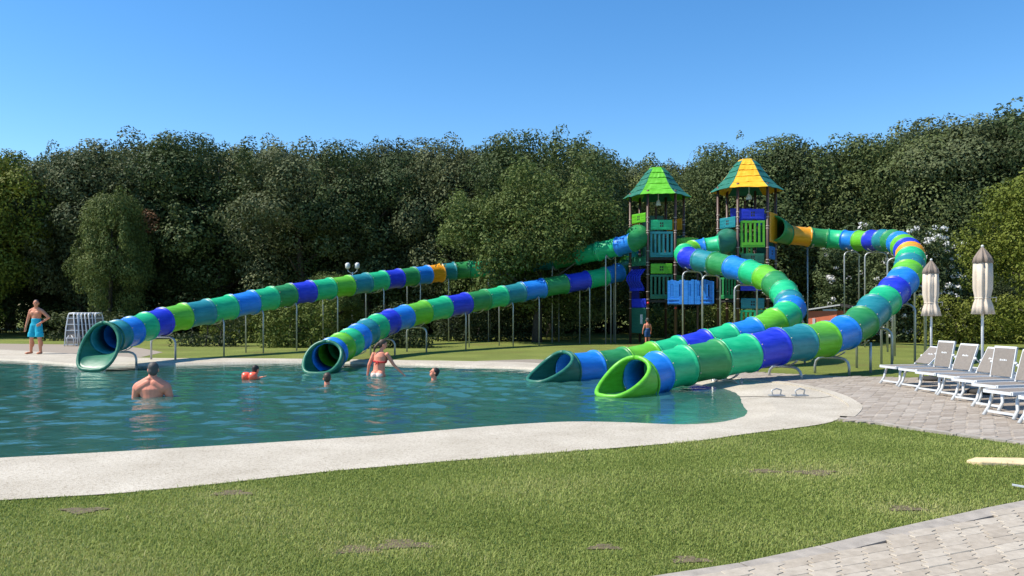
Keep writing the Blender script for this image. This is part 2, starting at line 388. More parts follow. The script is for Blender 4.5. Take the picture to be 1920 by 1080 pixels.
per = np.concatenate([np.arange(nx), np.arange(1, ny)*nx+nx-1, (ny-1)*nx+np.arange(nx-2, -1, -1), np.arange(ny-2, 0, -1)*nx])
bot = Vt[per].copy(); bot[:, 2] = -1.9; nb = len(per); base = len(Vt)
side = np.stack([per, base+np.arange(nb), base+np.roll(np.arange(nb), -1), np.roll(per, -1)], 1)
cen = np.array([[xs.mean(), ys.mean(), -1.9]]); ci = base+nb
bt = np.stack([base+np.roll(np.arange(nb), -1), base+np.arange(nb), np.full(nb, ci), np.full(nb, ci)], 1)[:, :3]
me_v = np.concatenate([Vt, bot, cen])
wob = mesh('pool_water', me_v, Qt.tolist()+side.tolist()+bt.tolist(), M_water, smooth=True); wob['kind'] = 'structure'

jm = MB()
for A_, B_ in zip(jn, jn[1:]): jm.beam(A_+Vector((0, 0, .011)), B_+Vector((0, 0, .011)), .018, .01)
jm.build('expansion_joint', M_joint, rim)
band = []
for i, p in enumerate(RO):
    if p.x > 4.4 and 10.7 < p.y < 17.6:
        tg = RO[(i+1) % len(RO)]-RO[i-1]; nn = Vector((tg.y, -tg.x, 0)).normalized(); band.append((p-nn*.02, p+nn*.17))
bm_ = MB(); q_ = len(band)
bm_.add([Vector((p.x, p.y, z)) for k, z in ((0, -.02), (0, .03), (1, .034), (1, -.02)) for p in (b[k] for b in band)], [(r*q_+i, r*q_+i+1, (r+1)*q_+i+1, (r+1)*q_+i) for r in range(3) for i in range(q_-1)])
bm_.build('edge_band', M_pebble, rim)
def flat(name, P, z, mat):
    V = [Vector((x, y, z)) for x, y in P]; return struct(name, V, tessellate_polygon([V]), mat)
terrace = [(4.4, 10.5), (4.8, 10.28), (5.05, 9.8), (5.79, 8.68), (6.7, 7.3), (9.2, 3), (40, 3), (40, 12), (10.8, 16.1), (8.1, 17), (7.5, 17.15), (6.2, 17.8), (4.6, 19.7), (2.5, 21.8), (.6, 22.9), (-1, 22.2), (-.9, 21.7), (.6, 21.1), (3.0, 18.4), (4.6, 16.3), (5.3, 15.6), (5.55, 14.6), (5.5, 13.4), (5.3, 12.5), (5.1, 11.8)]
ter = flat('terrace', terrace, .004, M_joint)
path_edge = [(-.4, 3.9), (1.0, 4.495), (1.587, 4.74), (2.45, 5.245), (3.40, 5.77), (4.09, 6.14), (5.4, 6.75), (6.7, 7.3)]
PE = [(p.x, p.y) for p in spline(path_edge, 4)]
pth = flat('path', PE+[(9.2, 3), (9.2, -3), (-3, -3), (-3, 2.8)], .004, M_joint)
flat('far_pavement', [(-11.5, 23.8), (-12.8, 24.1), (-15.5, 25.8), (-18.9, 27.8), (-24, 28.8), (-32, 31), (-32, 37), (-22, 32.6), (-16.5, 31.4), (-14.0, 29), (-12, 26.4)], .005, M_paver2)

# interlocking pavers: a Z-ended stone, shared mesh, nearest ones loose, the rest joined
def stone_outline(L=.225, W=.112):
    a, b, k = L/2, W/2, .034
    return [(-a-k, -b), (-a+.3*L, -b-.004), (a-k, -b), (a-k*1.0, -b*.15), (a+k, b*.15), (a+k, b), (a-.3*L, b+.004), (-a+k, b), (-a+k, b*.15), (-a-k, -b*.15)]
def stone_mesh(name, mat):
    bm = bmesh.new(); P = stone_outline(.215, .109)
    lo = [bm.verts.new((x, y, 0)) for x, y in P]; mi = [bm.verts.new((x, y, .021)) for x, y in P]; hi = [bm.verts.new((x*.965, y*.93, .027)) for x, y in P]
    for A, B in ((lo, mi), (mi, hi)):
        for i in range(len(P)):
            j = (i+1) % len(P); bm.faces.new((A[i], A[j], B[j], B[i]))
    bm.faces.new(hi); me = bpy.data.meshes.new(name); bm.to_mesh(me); bm.free(); me.materials.append(mat); return me
def in_poly(x, y, poly): return bool(inside(np.array([x]), np.array([y]), poly)[0])
def lay(parent, poly, mat, ang, x0, x1, y0, y1, limit, inset=.1):
    me = stone_mesh('paver', mat); ca, sa = math.cos(ang), math.sin(ang); cells = []
    cx, cy = (x0+x1)/2, (y0+y1)/2; ext = math.hypot(x1-x0, y1-y0)/2+.3
    for j in range(int(-ext/.112), int(ext/.112)):
        for i in range(int(-ext/.226), int(ext/.226)):
            u = i*.226+(.113 if j % 2 else 0); v = j*.1125
            x, y = cx+u*ca-v*sa, cy+u*sa+v*ca
            if x0 < x < x1 and y0 < y < y1: cells.append((x, y))
    c = np.array(cells); ok = inside(c[:, 0], c[:, 1], poly)
    d = np.full(len(c), 9.)
    for i in range(len(poly)):
        a = np.array(poly[i-1]); b = np.array(poly[i]); ab = b-a; t = np.clip(((c-a)@ab)/(ab@ab+1e-12), 0, 1)
        d = np.minimum(d, np.linalg.norm(c-a-t[:, None]*ab, axis=1))
    ro = np.array([(p.x, p.y) for p in RO]); ok &= ~inside(c[:, 0], c[:, 1], ro)
    dr = np.min(np.hypot(c[:, None, 0]-ro[None, :, 0], c[:, None, 1]-ro[None, :, 1]), axis=1)
    c = c[ok & (d > inset) & (dr > .13)]
    # those in view, largest in the picture first
    vis = (np.abs(c[:, 0])/c[:, 1] < .70) & (c[:, 1] > 3.6)
    c = np.concatenate([c[vis][np.argsort(c[vis][:, 1])], c[~vis]])
    n1 = min(limit, int(vis.sum())); rz = ang
    for x, y in c[:n1]:
        o = bpy.data.objects.new('paver', me); C.objects.link(o); o.parent = parent
        o.location = (x, y, .004-.0+random.uniform(-.003, .003)-.004); o.rotation_euler = (random.gauss(0, .008), random.gauss(0, .006), rz+random.gauss(0, .012))
    rest = c[n1:]
    if len(rest):
        bv = np.array([v.co[:] for v in me.vertices]); V = []; Fc = []; at = []
        fb = [tuple(p.vertices) for p in me.polygons]
        for m, (x, y) in enumerate(rest):
            a = rz+random.gauss(0, .012); q = bv.copy(); q[:, :2] = bv[:, :2]@np.array([[math.cos(a), math.sin(a)], [-math.sin(a), math.cos(a)]]); q += (x, y, random.uniform(-.003, .003))
            b = len(V); V += q.tolist(); Fc += [tuple(i+b for i in f) for f in fb]; at += [random.random()]*len(fb)
        mesh('far_pavers', V, Fc, mat, parent, attr=at, kind='stuff')
lay(pth, PE+[(9.2, 3), (9.2, -3), (-3, -3), (-3, 2.8)], M_paver, R(24), -.5, 6.0, 3.0, 7.2, 290, .13)
lay(ter, terrace, M_paver2, R(14), 3.0, 11.5, 6.8, 21.0, 295, .06)
# kerb stones along the path
P = spline(path_edge, 10); acc = 0; seg = [P[0]]; n_k = 0
for a, b in zip(P, P[1:]):
    acc += (b-a).length; seg.append(b)
    if acc > .62:
        d = (seg[-1]-seg[0]).normalized(); nrm = Vector((d.y, -d.x, 0)); A = seg[0]+d*.006; B = seg[-1]-d*.006
        m = MB(); q = [A, B, B+nrm*.15, A+nrm*.15]
        m.add([Vector((v.x, v.y, -.05)) for v in q]+[Vector((v.x, v.y, .0235)) for v in q], [(0, 1, 2, 3), (7, 6, 5, 4), (0, 4, 5, 1), (1, 5, 6, 2), (2, 6, 7, 3), (3, 7, 4, 0)])
        m.build('kerb_stone', M_kerb, pth); seg = [b]; acc = 0

tk = spline([(4.5, 10.62), (4.8, 10.28), (5.05, 9.8), (5.79, 8.68), (6.7, 7.3)], 8); acc = 0; A = tk[0]
for a, b in zip(tk, tk[1:]):
    acc += (b-a).length
    if acc > .45:
        d = (b-A).normalized(); nrm = Vector((-d.y, d.x, 0)); q = [A+d*.005, b-d*.005, b-d*.005+nrm*.12, A+d*.005+nrm*.12]; m = MB()
        m.add([Vector((v.x, v.y, -.05)) for v in q]+[Vector((v.x, v.y, .031)) for v in q], [(3, 2, 1, 0), (4, 5, 6, 7), (0, 1, 5, 4), (1, 2, 6, 5), (2, 3, 7, 6), (3, 0, 4, 7)])
        m.build('kerb_stone', M_kerb, ter); A = b; acc = 0

# ------------------------------------------------------------------ near lawn grass
lawn = [(-12, 3.2), (-9.5, 4.95), (-4.13, 6.15)]+[(p.x, p.y+.01+.03*math.sin(i*2.3)*math.sin(i*.7)) for i, p in enumerate(RO[:43])]+[(4.78, 10.22), (5.05, 9.75), (5.79, 8.63), (6.6, 7.38)]+[(x, y+.02) for x, y in PE[::-1]]+[(-3, 2.8)]
lawn_np = np.array(lawn)
def grass(n, x0, x1, y0, y1, h, wd, name):
    pts = []; tot = 0
    while tot < n:
        # density falls with distance like the picture's scale does
        yy = y0*(y1/y0)**rng.random(n); xx = rng.uniform(-.74, .74, n)*yy
        m = inside(xx, yy, lawn_np) & (xx > x0) & (xx < x1)
        pts.append(np.stack([xx[m], yy[m]], 1)); tot += int(m.sum())
    p = np.concatenate(pts)[:n]
    f = np.sin(p[:, 0]*1.7+np.sin(p[:, 1]*1.3)*2)*np.sin(p[:, 1]*2.1+p[:, 0]*.6)
    bare = np.zeros(len(p))
    for bx, by, br in ((-.72, 5.05, .33), (-1.0, 4.95, .3), (-2.35, 6.45, .3), (2.85, 7.25, .4), (2.4, 7.3, .3), (3.05, 5.95, .3), (1.1, 4.75, .25), (-3.3, 5.9, .35), (.6, 5.0, .22)):
        bare = np.maximum(bare, np.exp(-(((p[:, 0]-bx)/br)**2+((p[:, 1]-by)/(br*.6))**2)))
    keep = rng.random(len(p)) > bare*.6
    p = p[keep]; f = f[keep]; bare = bare[keep]; n = len(p)
    hh = h*(.55+.75*rng.random(n))*(1+.25*f)*(1-.35*bare); az = rng.random(n)*6.283; ln = rng.random(n)*1.0+.1
    hh *= 1+.9*(rng.random(n) < .02)
    d = np.stack([np.cos(az), np.sin(az)], 1); s = np.stack([-d[:, 1], d[:, 0]], 1)
    ww = (wd*(.7+.6*rng.random(n))*(.75+p[:, 1]*.06))[:, None]
    b0 = np.c_[p-s*ww/2, np.zeros(n)]; b1 = np.c_[p+s*ww/2, np.zeros(n)]
    mid = p+d*(hh*ln*.35)[:, None]
    m0 = np.c_[mid-s*ww*.42, hh*.62]; m1 = np.c_[mid+s*ww*.42, hh*.62]
    tip = np.c_[p+d*(hh*ln)[:, None], hh*(1-.25*ln)]
    V = np.stack([b0, b1, m1, m0, tip], 1).reshape(-1, 3); k = np.arange(n)*5
    T = np.concatenate([np.stack([k, k+1, k+2], 1), np.stack([k, k+2, k+3], 1), np.stack([k+3, k+2, k+4], 1)])
    v = np.clip(.42+.2*f+.17*rng.normal(size=n)+.3*bare, 0, 1)
    np_mesh(name, V, T, LF['grass'], attr=np.concatenate([v, v, v]), kind='stuff')
    o = C.objects[name]; tag(o, 'short mown green grass of the lawn in front of the pool rim', 'grass')
M_soil = simple('bare_soil', (.13, .1, .055), .95, .35, 22, .8, bscale=70)
for bx, by, br in ((-.72, 5.05, .3), (-1.0, 4.95, .26), (-2.35, 6.45, .28), (2.85, 7.25, .36), (2.4, 7.3, .26), (3.05, 5.95, .24), (1.1, 4.75, .2), (-3.3, 5.9, .28), (.6, 5.0, .18)):
    br *= .75; zz_ = random.uniform(.003, .009); V = [Vector((bx, by, zz_))]; nn_ = 22; ph_ = random.random()*6
    for k in range(nn_):
        a = 2*math.pi*k/nn_; q = br*(.75+.22*math.sin(3*a+ph_)+.14*math.sin(7*a+2*ph_)); V.append(Vector((bx+q*math.cos(a), by+q*.55*math.sin(a), zz_)))
    struct('bare_earth', V, [(0, 1+k, 1+(k+1) % nn_) for k in range(nn_)], M_soil)
grass(345000, -8.5, 7, 3.55, 11.0, .025, .005, 'lawn_grass')

# ------------------------------------------------------------------ tube slides
S1 = [(-10.42, 19.75, .74), (-10.5, 20.46, .81), (-10.5, 21.19, .895), (-10.433, 21.925, 1.013), (-10.303, 22.689, 1.142), (-10.019, 23.484, 1.28), (-9.62, 24.303, 1.414), (-9.199, 25.121, 1.566), (-8.766, 25.944, 1.726), (-8.36, 26.742, 1.874), (-7.937, 27.518, 2.005), (-7.428, 28.296, 2.137), (-6.88, 29.082, 2.265), (-6.343, 29.88, 2.391), (-5.815, 30.687, 2.521), (-5.282, 31.487, 2.645), (-4.744, 32.257, 2.759), (-4.216, 32.972, 2.87), (-3.683, 33.608, 2.977), (-3.148, 34.131, 3.077), (-2.586, 34.498, 3.167), (-1.901, 34.683, 3.24), (-1.016, 34.689, 3.309), (-.027, 34.537, 3.392), (.961, 34.255, 3.495), (1.922, 33.868, 3.622), (2.839, 33.398, 3.774), (3.704, 32.865, 3.935), (4.459, 32.287, 4.085), (5.014, 31.78, 4.232)]
S2 = [(-4.651, 19.396, .274), (-4.71, 20.148, .36), (-4.65, 20.935, .459), (-4.572, 21.736, .558), (-4.503, 22.543, .671), (-4.4, 23.363, .801), (-4.223, 24.203, .943), (-3.971, 25.067, 1.083), (-3.596, 25.968, 1.229), (-3.069, 26.903, 1.389), (-2.421, 27.852, 1.554), (-1.738, 28.778, 1.695), (-1.06, 29.651, 1.839), (-.378, 30.435, 1.992), (.372, 31.104, 2.16), (1.265, 31.667, 2.339), (2.231, 32.155, 2.52), (3.17, 32.603, 2.691), (3.994, 33.061, 2.872), (4.649, 33.575, 3.066), (5.064, 34.183, 3.251), (5.235, 34.887, 3.488), (5.65, 35.45, 3.75), (6.35, 35.5, 4.0)]
S3 = [(1.252, 17.272, .13), (1.925, 17.799, .15), (2.664, 18.282, .205), (3.427, 18.726, .313), (4.175, 19.133, .447), (4.922, 19.5, .596), (5.656, 19.837, .742), (6.375, 20.163, .901), (7.033, 20.518, 1.141), (7.503, 20.966, 1.335), (7.808, 21.516, 1.493), (7.995, 22.165, 1.674), (8.098, 22.902, 1.984), (8.109, 23.725, 2.28), (8.069, 24.603, 2.508), (7.891, 25.556, 2.723), (7.603, 26.564, 2.932), (7.256, 27.493, 3.13), (6.87, 28.2, 3.28), (6.62, 28.95, 3.42), (6.70, 29.75, 3.61), (7.16, 30.35, 3.79), (7.65, 30.42, 3.89), (8.2, 30.2, 3.98)]
S4 = [(2.427, 14.553, .19), (2.855, 14.971, .295), (3.459, 15.37, .398), (4.211, 15.764, .496), (4.978, 16.195, .594), (5.743, 16.661, .709), (6.494, 17.144, .775), (7.205, 17.642, .83), (7.875, 18.168, .96), (8.531, 18.725, 1.196), (9.115, 19.333, 1.492), (9.681, 19.939, 1.727), (10.221, 20.53, 1.997), (10.738, 21.108, 2.27), (11.194, 21.723, 2.511), (11.595, 22.402, 2.745), (12.002, 23.132, 2.986), (12.408, 23.937, 3.197), (12.784, 24.836, 3.397), (13.161, 25.807, 3.592), (13.526, 26.839, 3.79), (13.819, 27.923, 3.96), (13.999, 29.003, 4.075), (14.037, 30.008, 4.152), (13.928, 30.851, 4.222), (13.617, 31.482, 4.299), (13.09, 31.862, 4.39), (12.362, 31.984, 4.474), (11.489, 31.851, 4.542)]
NS = 28
def frame(d):
    d = d.normalized(); lat = Vector((d.y, -d.x, 0)).normalized(); up = lat.cross(d)
    return d, lat, up
def cr(P, i, t):
    n = len(P); p1, p2 = P[i], P[i+1]
    p0 = P[i-1] if i > 0 else p1*2-p2; p3 = P[i+2] if i+2 < n else p2*2-p1
    q = .5*((2*p1)+(p2-p0)*t+(2*p0-5*p1+4*p2-p3)*t*t+(3*p1-p0-3*p2+p3)*t**3)
    dq = .5*((p2-p0)+2*(2*p0-5*p1+4*p2-p3)*t+3*(3*p1-p0-3*p2+p3)*t*t)
    return q, dq
def ringpts(c, lat, up, r): return [c+lat*(r*math.sin(2*math.pi*k/NS))+up*(r*math.cos(2*math.pi*k/NS)) for k in range(NS)]
def loft(rings, closed=True):
    V = [v for r in rings for v in r]; n = len(rings[0]); Fc = []
    m = len(rings)
    for i in range(m if closed else m-1):
        for k in range(n):
            a, b = i*n, ((i+1) % m)*n; Fc.append((a+k, a+(k+1) % n, b+(k+1) % n, b+k))
    return V, Fc
OUTP = [(0, .408), (.012, .41), (.014, .442), (.05, .442), (.062, .412), (.12, .404), (.3, .400), (.5, .399), (.7, .400), (.88, .404), (.938, .412), (.95, .442), (.986, .442), (.988, .41), (1, .408)]
OUTP = [(t, r*.955) for t, r in OUTP]
def support(T, c, lat, ground=0.0, sep=.42, r=.03, single=None, posts=False):
    """inverted-U steel leg pair whose arch hugs the tube's underside"""
    m = MB(); rr = .45; z0 = c.z-rr-.02
    L = Vector((lat.x, lat.y, 0)).normalized()
    A = Vector((c.x, c.y, 0))
    if posts:
        for sg in ((-1, 1) if single is None else (single,)):
            m.tube([A+L*sg*.4+Vector((0, 0, ground-.02)), A+L*sg*.4+Vector((0, 0, c.z-.42)), A+L*sg*.37+Vector((0, 0, c.z-.33)), A+L*sg*.33+Vector((0, 0, c.z-.28))], r*.85, 10)
    elif single is None:
        pts = [A-L*sep+Vector((0, 0, ground-.02)), A-L*sep+Vector((0, 0, z0-.17)), A-L*(sep-.03)+Vector((0, 0, z0-.09)), A-L*(sep-.1)+Vector((0, 0, z0-.03)), A-L*(sep-.2)+Vector((0, 0, z0)),
               A+L*(sep-.2)+Vector((0, 0, z0)), A+L*(sep-.1)+Vector((0, 0, z0-.03)), A+L*(sep-.03)+Vector((0, 0, z0-.09)), A+L*sep+Vector((0, 0, z0-.17)), A+L*sep+Vector((0, 0, ground-.02))]
        if z0 < .45: pts[1].z = pts[8].z = max(.1, z0-.2)
        m.tube(pts, r, 10)
    else:
        m.tube([A+L*single*.36+Vector((0, 0, ground-.02)), A+L*single*.36+Vector((0, 0, z0+.1))], r, 10)
    # cradle strap under the tube
    for k in range(-6, 6):
        a0, a1 = math.pi+k*.13, math.pi+(k+1)*.13
        p0 = c+lat*(.452*math.sin(a0))+Vector((0, 0, .452*math.cos(a0))); p1 = c+lat*(.452*math.sin(a1))+Vector((0, 0, .452*math.cos(a1)))
        m.beam(p0, p1, .07, .014, up=(p0-c))
    m.build('support_leg', M_steel, T, True)
def slide(name, label, J, cols, mouth_col, hood_col, hood_to, sups, mouth, hood_r=.52, straight=False):
    P = [Vector(p) for p in J]; T = thing(name, label, 'water slide', (P[0].x, P[0].y, 0))
    inv = Vector((-P[0].x, -P[0].y, 0))
    def put(nm, V, Fc, col, parent=T, smooth=True):
        o = mesh(nm, [v+inv for v in V], Fc, col, parent, smooth); return o
    for i in range(len(P)-1):
        rings = []
        for t, r in OUTP:
            q, dq = cr(P, i, t); d, la, up = frame(dq); rings.append(ringpts(q, la, up, r))
        for t in (1, .5, 0):
            q, dq = cr(P, i, t); d, la, up = frame(dq); rings.append(ringpts(q, la, up, .368))
        V, Fc = loft(rings); put('tube_segment', V, Fc, PL[cols[i]])
        # bolt heads round the joint flange
        q, dq = cr(P, i, .032); d, la, up = frame(dq); b = MB()
        for k in range(8):
            a = 2*math.pi*(k+.4)/8; b.sphere(q+la*(.426*math.sin(a))+up*(.426*math.cos(a)), .014, 6, 4)
        put('flange_bolts', b.V, b.F, M_clamp)['kind'] = 'stuff'
    # mouth
    e0, ex, hw, drop, yaw = mouth
    q, dq = cr(P, 0, 0); d, la, up = frame(-dq)      # heading out of the tube
    d = Matrix.Rotation(yaw, 3, 'Z') @ d; d.z = 0; d.normalize(); la = Vector((d.y, -d.x, 0)); up = Vector((0, 0, 1))
    def lip(k, s, off=0):
        a = 2*math.pi*k/NS; ca = (1-math.cos(a))/2
        e = e0+ex*ca**1.6
        wide = .43+(hw-.43)*ca**.7; sn = math.sin(a)
        sn = math.copysign(abs(sn)**(1-.42*ca), sn)
        r_l = .425*(1-s)+(wide)*s
        dz = .425*math.cos(a)*(1-s)+(.44*math.cos(a))*s-drop*ca*s*s
        ee = e*(s*.8+.2*s*s)
        return q+d*ee+la*((r_l+off)*(sn if s > .5 else math.sin(a)*(1-s*2)+sn*s*2))+up*(dz+off*math.cos(a))
    rings = [[lip(k, s, .0) for k in range(NS)] for s in (0, .15, .3, .45, .6, .75, .9, 1)]
    rings += [[lip(k, s, -.035) for k in range(NS)] for s in (1, .9, .75, .6, .45, .3, .15, 0)]
    V, Fc = loft(rings); mo = put('slide_mouth', V, Fc, PL[mouth_col])
    m = MB(); pts = [lip(k % NS, 1, -.015) for k in range(NS+1)]; m.tube(pts, .045, 10); put('lip', m.V, m.F, PL[mouth_col], mo)
    fl = []
    for dd, r in ((-.03, .43), (-.03, .445), (.01, .445), (.012, .43)): fl.append(ringpts(q+dq.normalized()*-dd, *frame(dq)[1:], r))
    V, Fc = loft(fl); put('mouth_flange', V, Fc, PL[mouth_col], mo)
    # hood into the tower
    if hood_to:
        H = Vector(hood_to); q, dq = cr(P, len(P)-2, 1); rings = []
        d0, la0, up0 = frame(dq)
        for t in (0, .05, .052, .3, .6, .85, 1):
            p = q.lerp(H, t); dd = dq.normalized().lerp((H-q).normalized(), min(1, t*1.5)); d_, la_, up_ = frame(dd)
            rr = .422 if t < .051 else .39+(hood_r-.39)*t**.8
            ring = ringpts(p, la_, up_, rr)
            rings.append(ring)
        rings.append([H+(v-H)*.9 for v in rings[-1]]); rings.append(ringpts(q, la0, up0, .372))
        V, Fc = loft(rings); put('entry_hood', V, Fc, PL[hood_col])
    for s in sups:
        i = s[0]; q, dq = cr(P, min(int(i), len(P)-2), i-int(i)); d, la, up = frame(dq)
        before = set(T.children); support(T, q+inv, la, sep=.42, single=(s[1] if len(s) > 1 else None), posts=(straight and q.z > 1.45))
    return T
m_, g_, t_, s_, r_, l_, o_ = 'mint', 'green', 'teal', 'sky', 'royal', 'lime', 'orange'
c1 = [t_, s_, m_, r_, l_, t_, m_, s_, m_, g_, r_, m_, l_, t_, m_, r_, g_, s_, o_, t_, g_]+[m_, r_, l_, t_, g_, m_, m_, s_]
slide('tube_slide', 'long tube slide passing behind the broad oak, with a big round dark green mouth', S1, c1, 'deep', 'green', (5.36, 32.58, 4.55),
      [(1.2,), (4.0,), (6.3, 1), (8.1,), (9.9, 1), (12.0,), (14.4, -1), (14.6, 1), (17.0,), (19.2, 1), (22,), (25,), (27.6,)], (.1, .5, .58, .33, R(-14)), straight=True)
c2 = [s_, l_, m_, s_, t_, m_, r_, s_, l_, m_, r_, g_, m_, t_, s_, g_, r_, m_, s_, g_, l_, m_, t_]
slide('tube_slide', 'tube slide running in front of the broad oak down to the woman in the pool', S2, c2, 'deep', 'green', (6.2, 34.4, 4.2),
      [(3.6, -1), (6.4,), (8.6,), (10.6, 1), (11.6, -1), (13.2,), (14.6, 1), (16.9,), (18.0, 1), (19.4,)], (.1, .72, .5, -.1, R(-10)), straight=True)
c3 = [s_, g_, l_, m_, r_, m_, s_, l_, m_, s_, t_, m_, g_, l_, m_, s_, g_, t_, r_, m_, l_, s_, m_]
slide('tube_slide', 'winding tube slide with a dark green mouth, coiling from the yellow and green roofed tower', S3, c3, 'pine', 'deep', (8.66, 30.8, 4.2),
      [(5.0,), (7.0,), (9.3,), (11.2,), (13.2, 1), (15.2,), (17.2,), (18.5,)], (.12, .95, .44, -.24, R(4)))
c4 = [s_, m_, g_, m_, r_, t_, l_, s_, g_, t_, m_, r_, s_, l_, t_, m_, o_, r_, l_, s_, g_, t_, r_, l_, s_, m_, g_, o_]
slide('tube_slide', 'wide looping tube slide with a lime green mouth, swinging round past the closed parasols', S4, c4, 'lime', 'green', (10.42, 30.66, 4.7),
      [(3.3,), (5.3,), (7.3,), (8.6, 1), (10.0,), (12.4,), (14.6,), (17.2,), (19.6,), (22.6,), (24.5,), (26.9, 1)], (.14, .92, .46, -.19, R(2)))

# ------------------------------------------------------------------ play towers
HA = 1.15
def rail_panel(parent, c, n_, w_, z0, z1, col, slots=5, name='rail_panel'):
    """moulded panel with upright slots, standing proud of the posts"""
    t = Vector((-n_.y, n_.x, 0)); M = Matrix((t, n_, Vector((0, 0, 1)))).transposed(); h = z1-z0
    m = MB(); cz = Vector((c.x, c.y, 0)); d = .05
    m.box(cz+Vector((0, 0, z0+h*.09)), (w_, d, h*.18), M); m.box(cz+Vector((0, 0, z1-h*.045)), (w_, d, h*.09), M)
    nb = slots+1; sw = w_*.52/nb; pitch = (w_-sw)/slots
    for i in range(nb):
        m.box(cz+t*(-w_/2+sw/2+i*pitch)+Vector((0, 0, (z0+h*.18+z1-h*.09)/2)), (sw, d*.9, h*.73-.002), M)
    m.box(cz+Vector((0, 0, z0+h*.1))+n_*d*.62, (w_*.86, .012, h*.03), M)
    o = m.build(name, PL[col], parent); bv = o.modifiers.new('bevel', 'BEVEL'); bv.width = .012; bv.segments = 2; return o
def lintel(parent, c, n_, w_, z0, z1, col):
    """board-pattern head panel with a four-pane little window"""
    t = Vector((-n_.y, n_.x, 0)); M = Matrix((t, n_, Vector((0, 0, 1)))).transposed(); h = z1-z0; cz = Vector((c.x, c.y, 0))
    m = MB(); m.box(cz+Vector((0, 0, (z0+z1)/2)), (w_, .05, h), M); o = m.build('head_panel', PL[col], parent)
    bv = o.modifiers.new('bevel', 'BEVEL'); bv.width = .02; bv.segments = 2
    g = MB()
    for sx in (-1, 1):
        for sz in (-1, 1): g.box(cz+t*sx*.045+n_*.025+Vector((0, 0, (z0+z1)/2+sz*.055+.01)), (.06, .008, .075), M)
    g.build('window_hole', M_dark, o)
    b = MB()
    for k in (-.27, 0.0, .27):
        for sx in (-1, 1): b.box(cz+t*sx*w_*.31+n_*.027+Vector((0, 0, (z0+z1)/2+k*h)), (w_*.26, .012, h*.16), M)
    b.box(cz+n_*.029+Vector((0, 0, z0+h*.13)), (w_*.3, .016, h*.06), M)
    b.build('board_relief', PL[col], o)
_c = MB().lathe([(.064, -.014), (.07, -.01), (.07, .01), (.064, .014)], (0, 0, 0), 12).build('clamp', M_clamp, None, True); CLAMP = _c.data; bpy.data.objects.remove(_c)
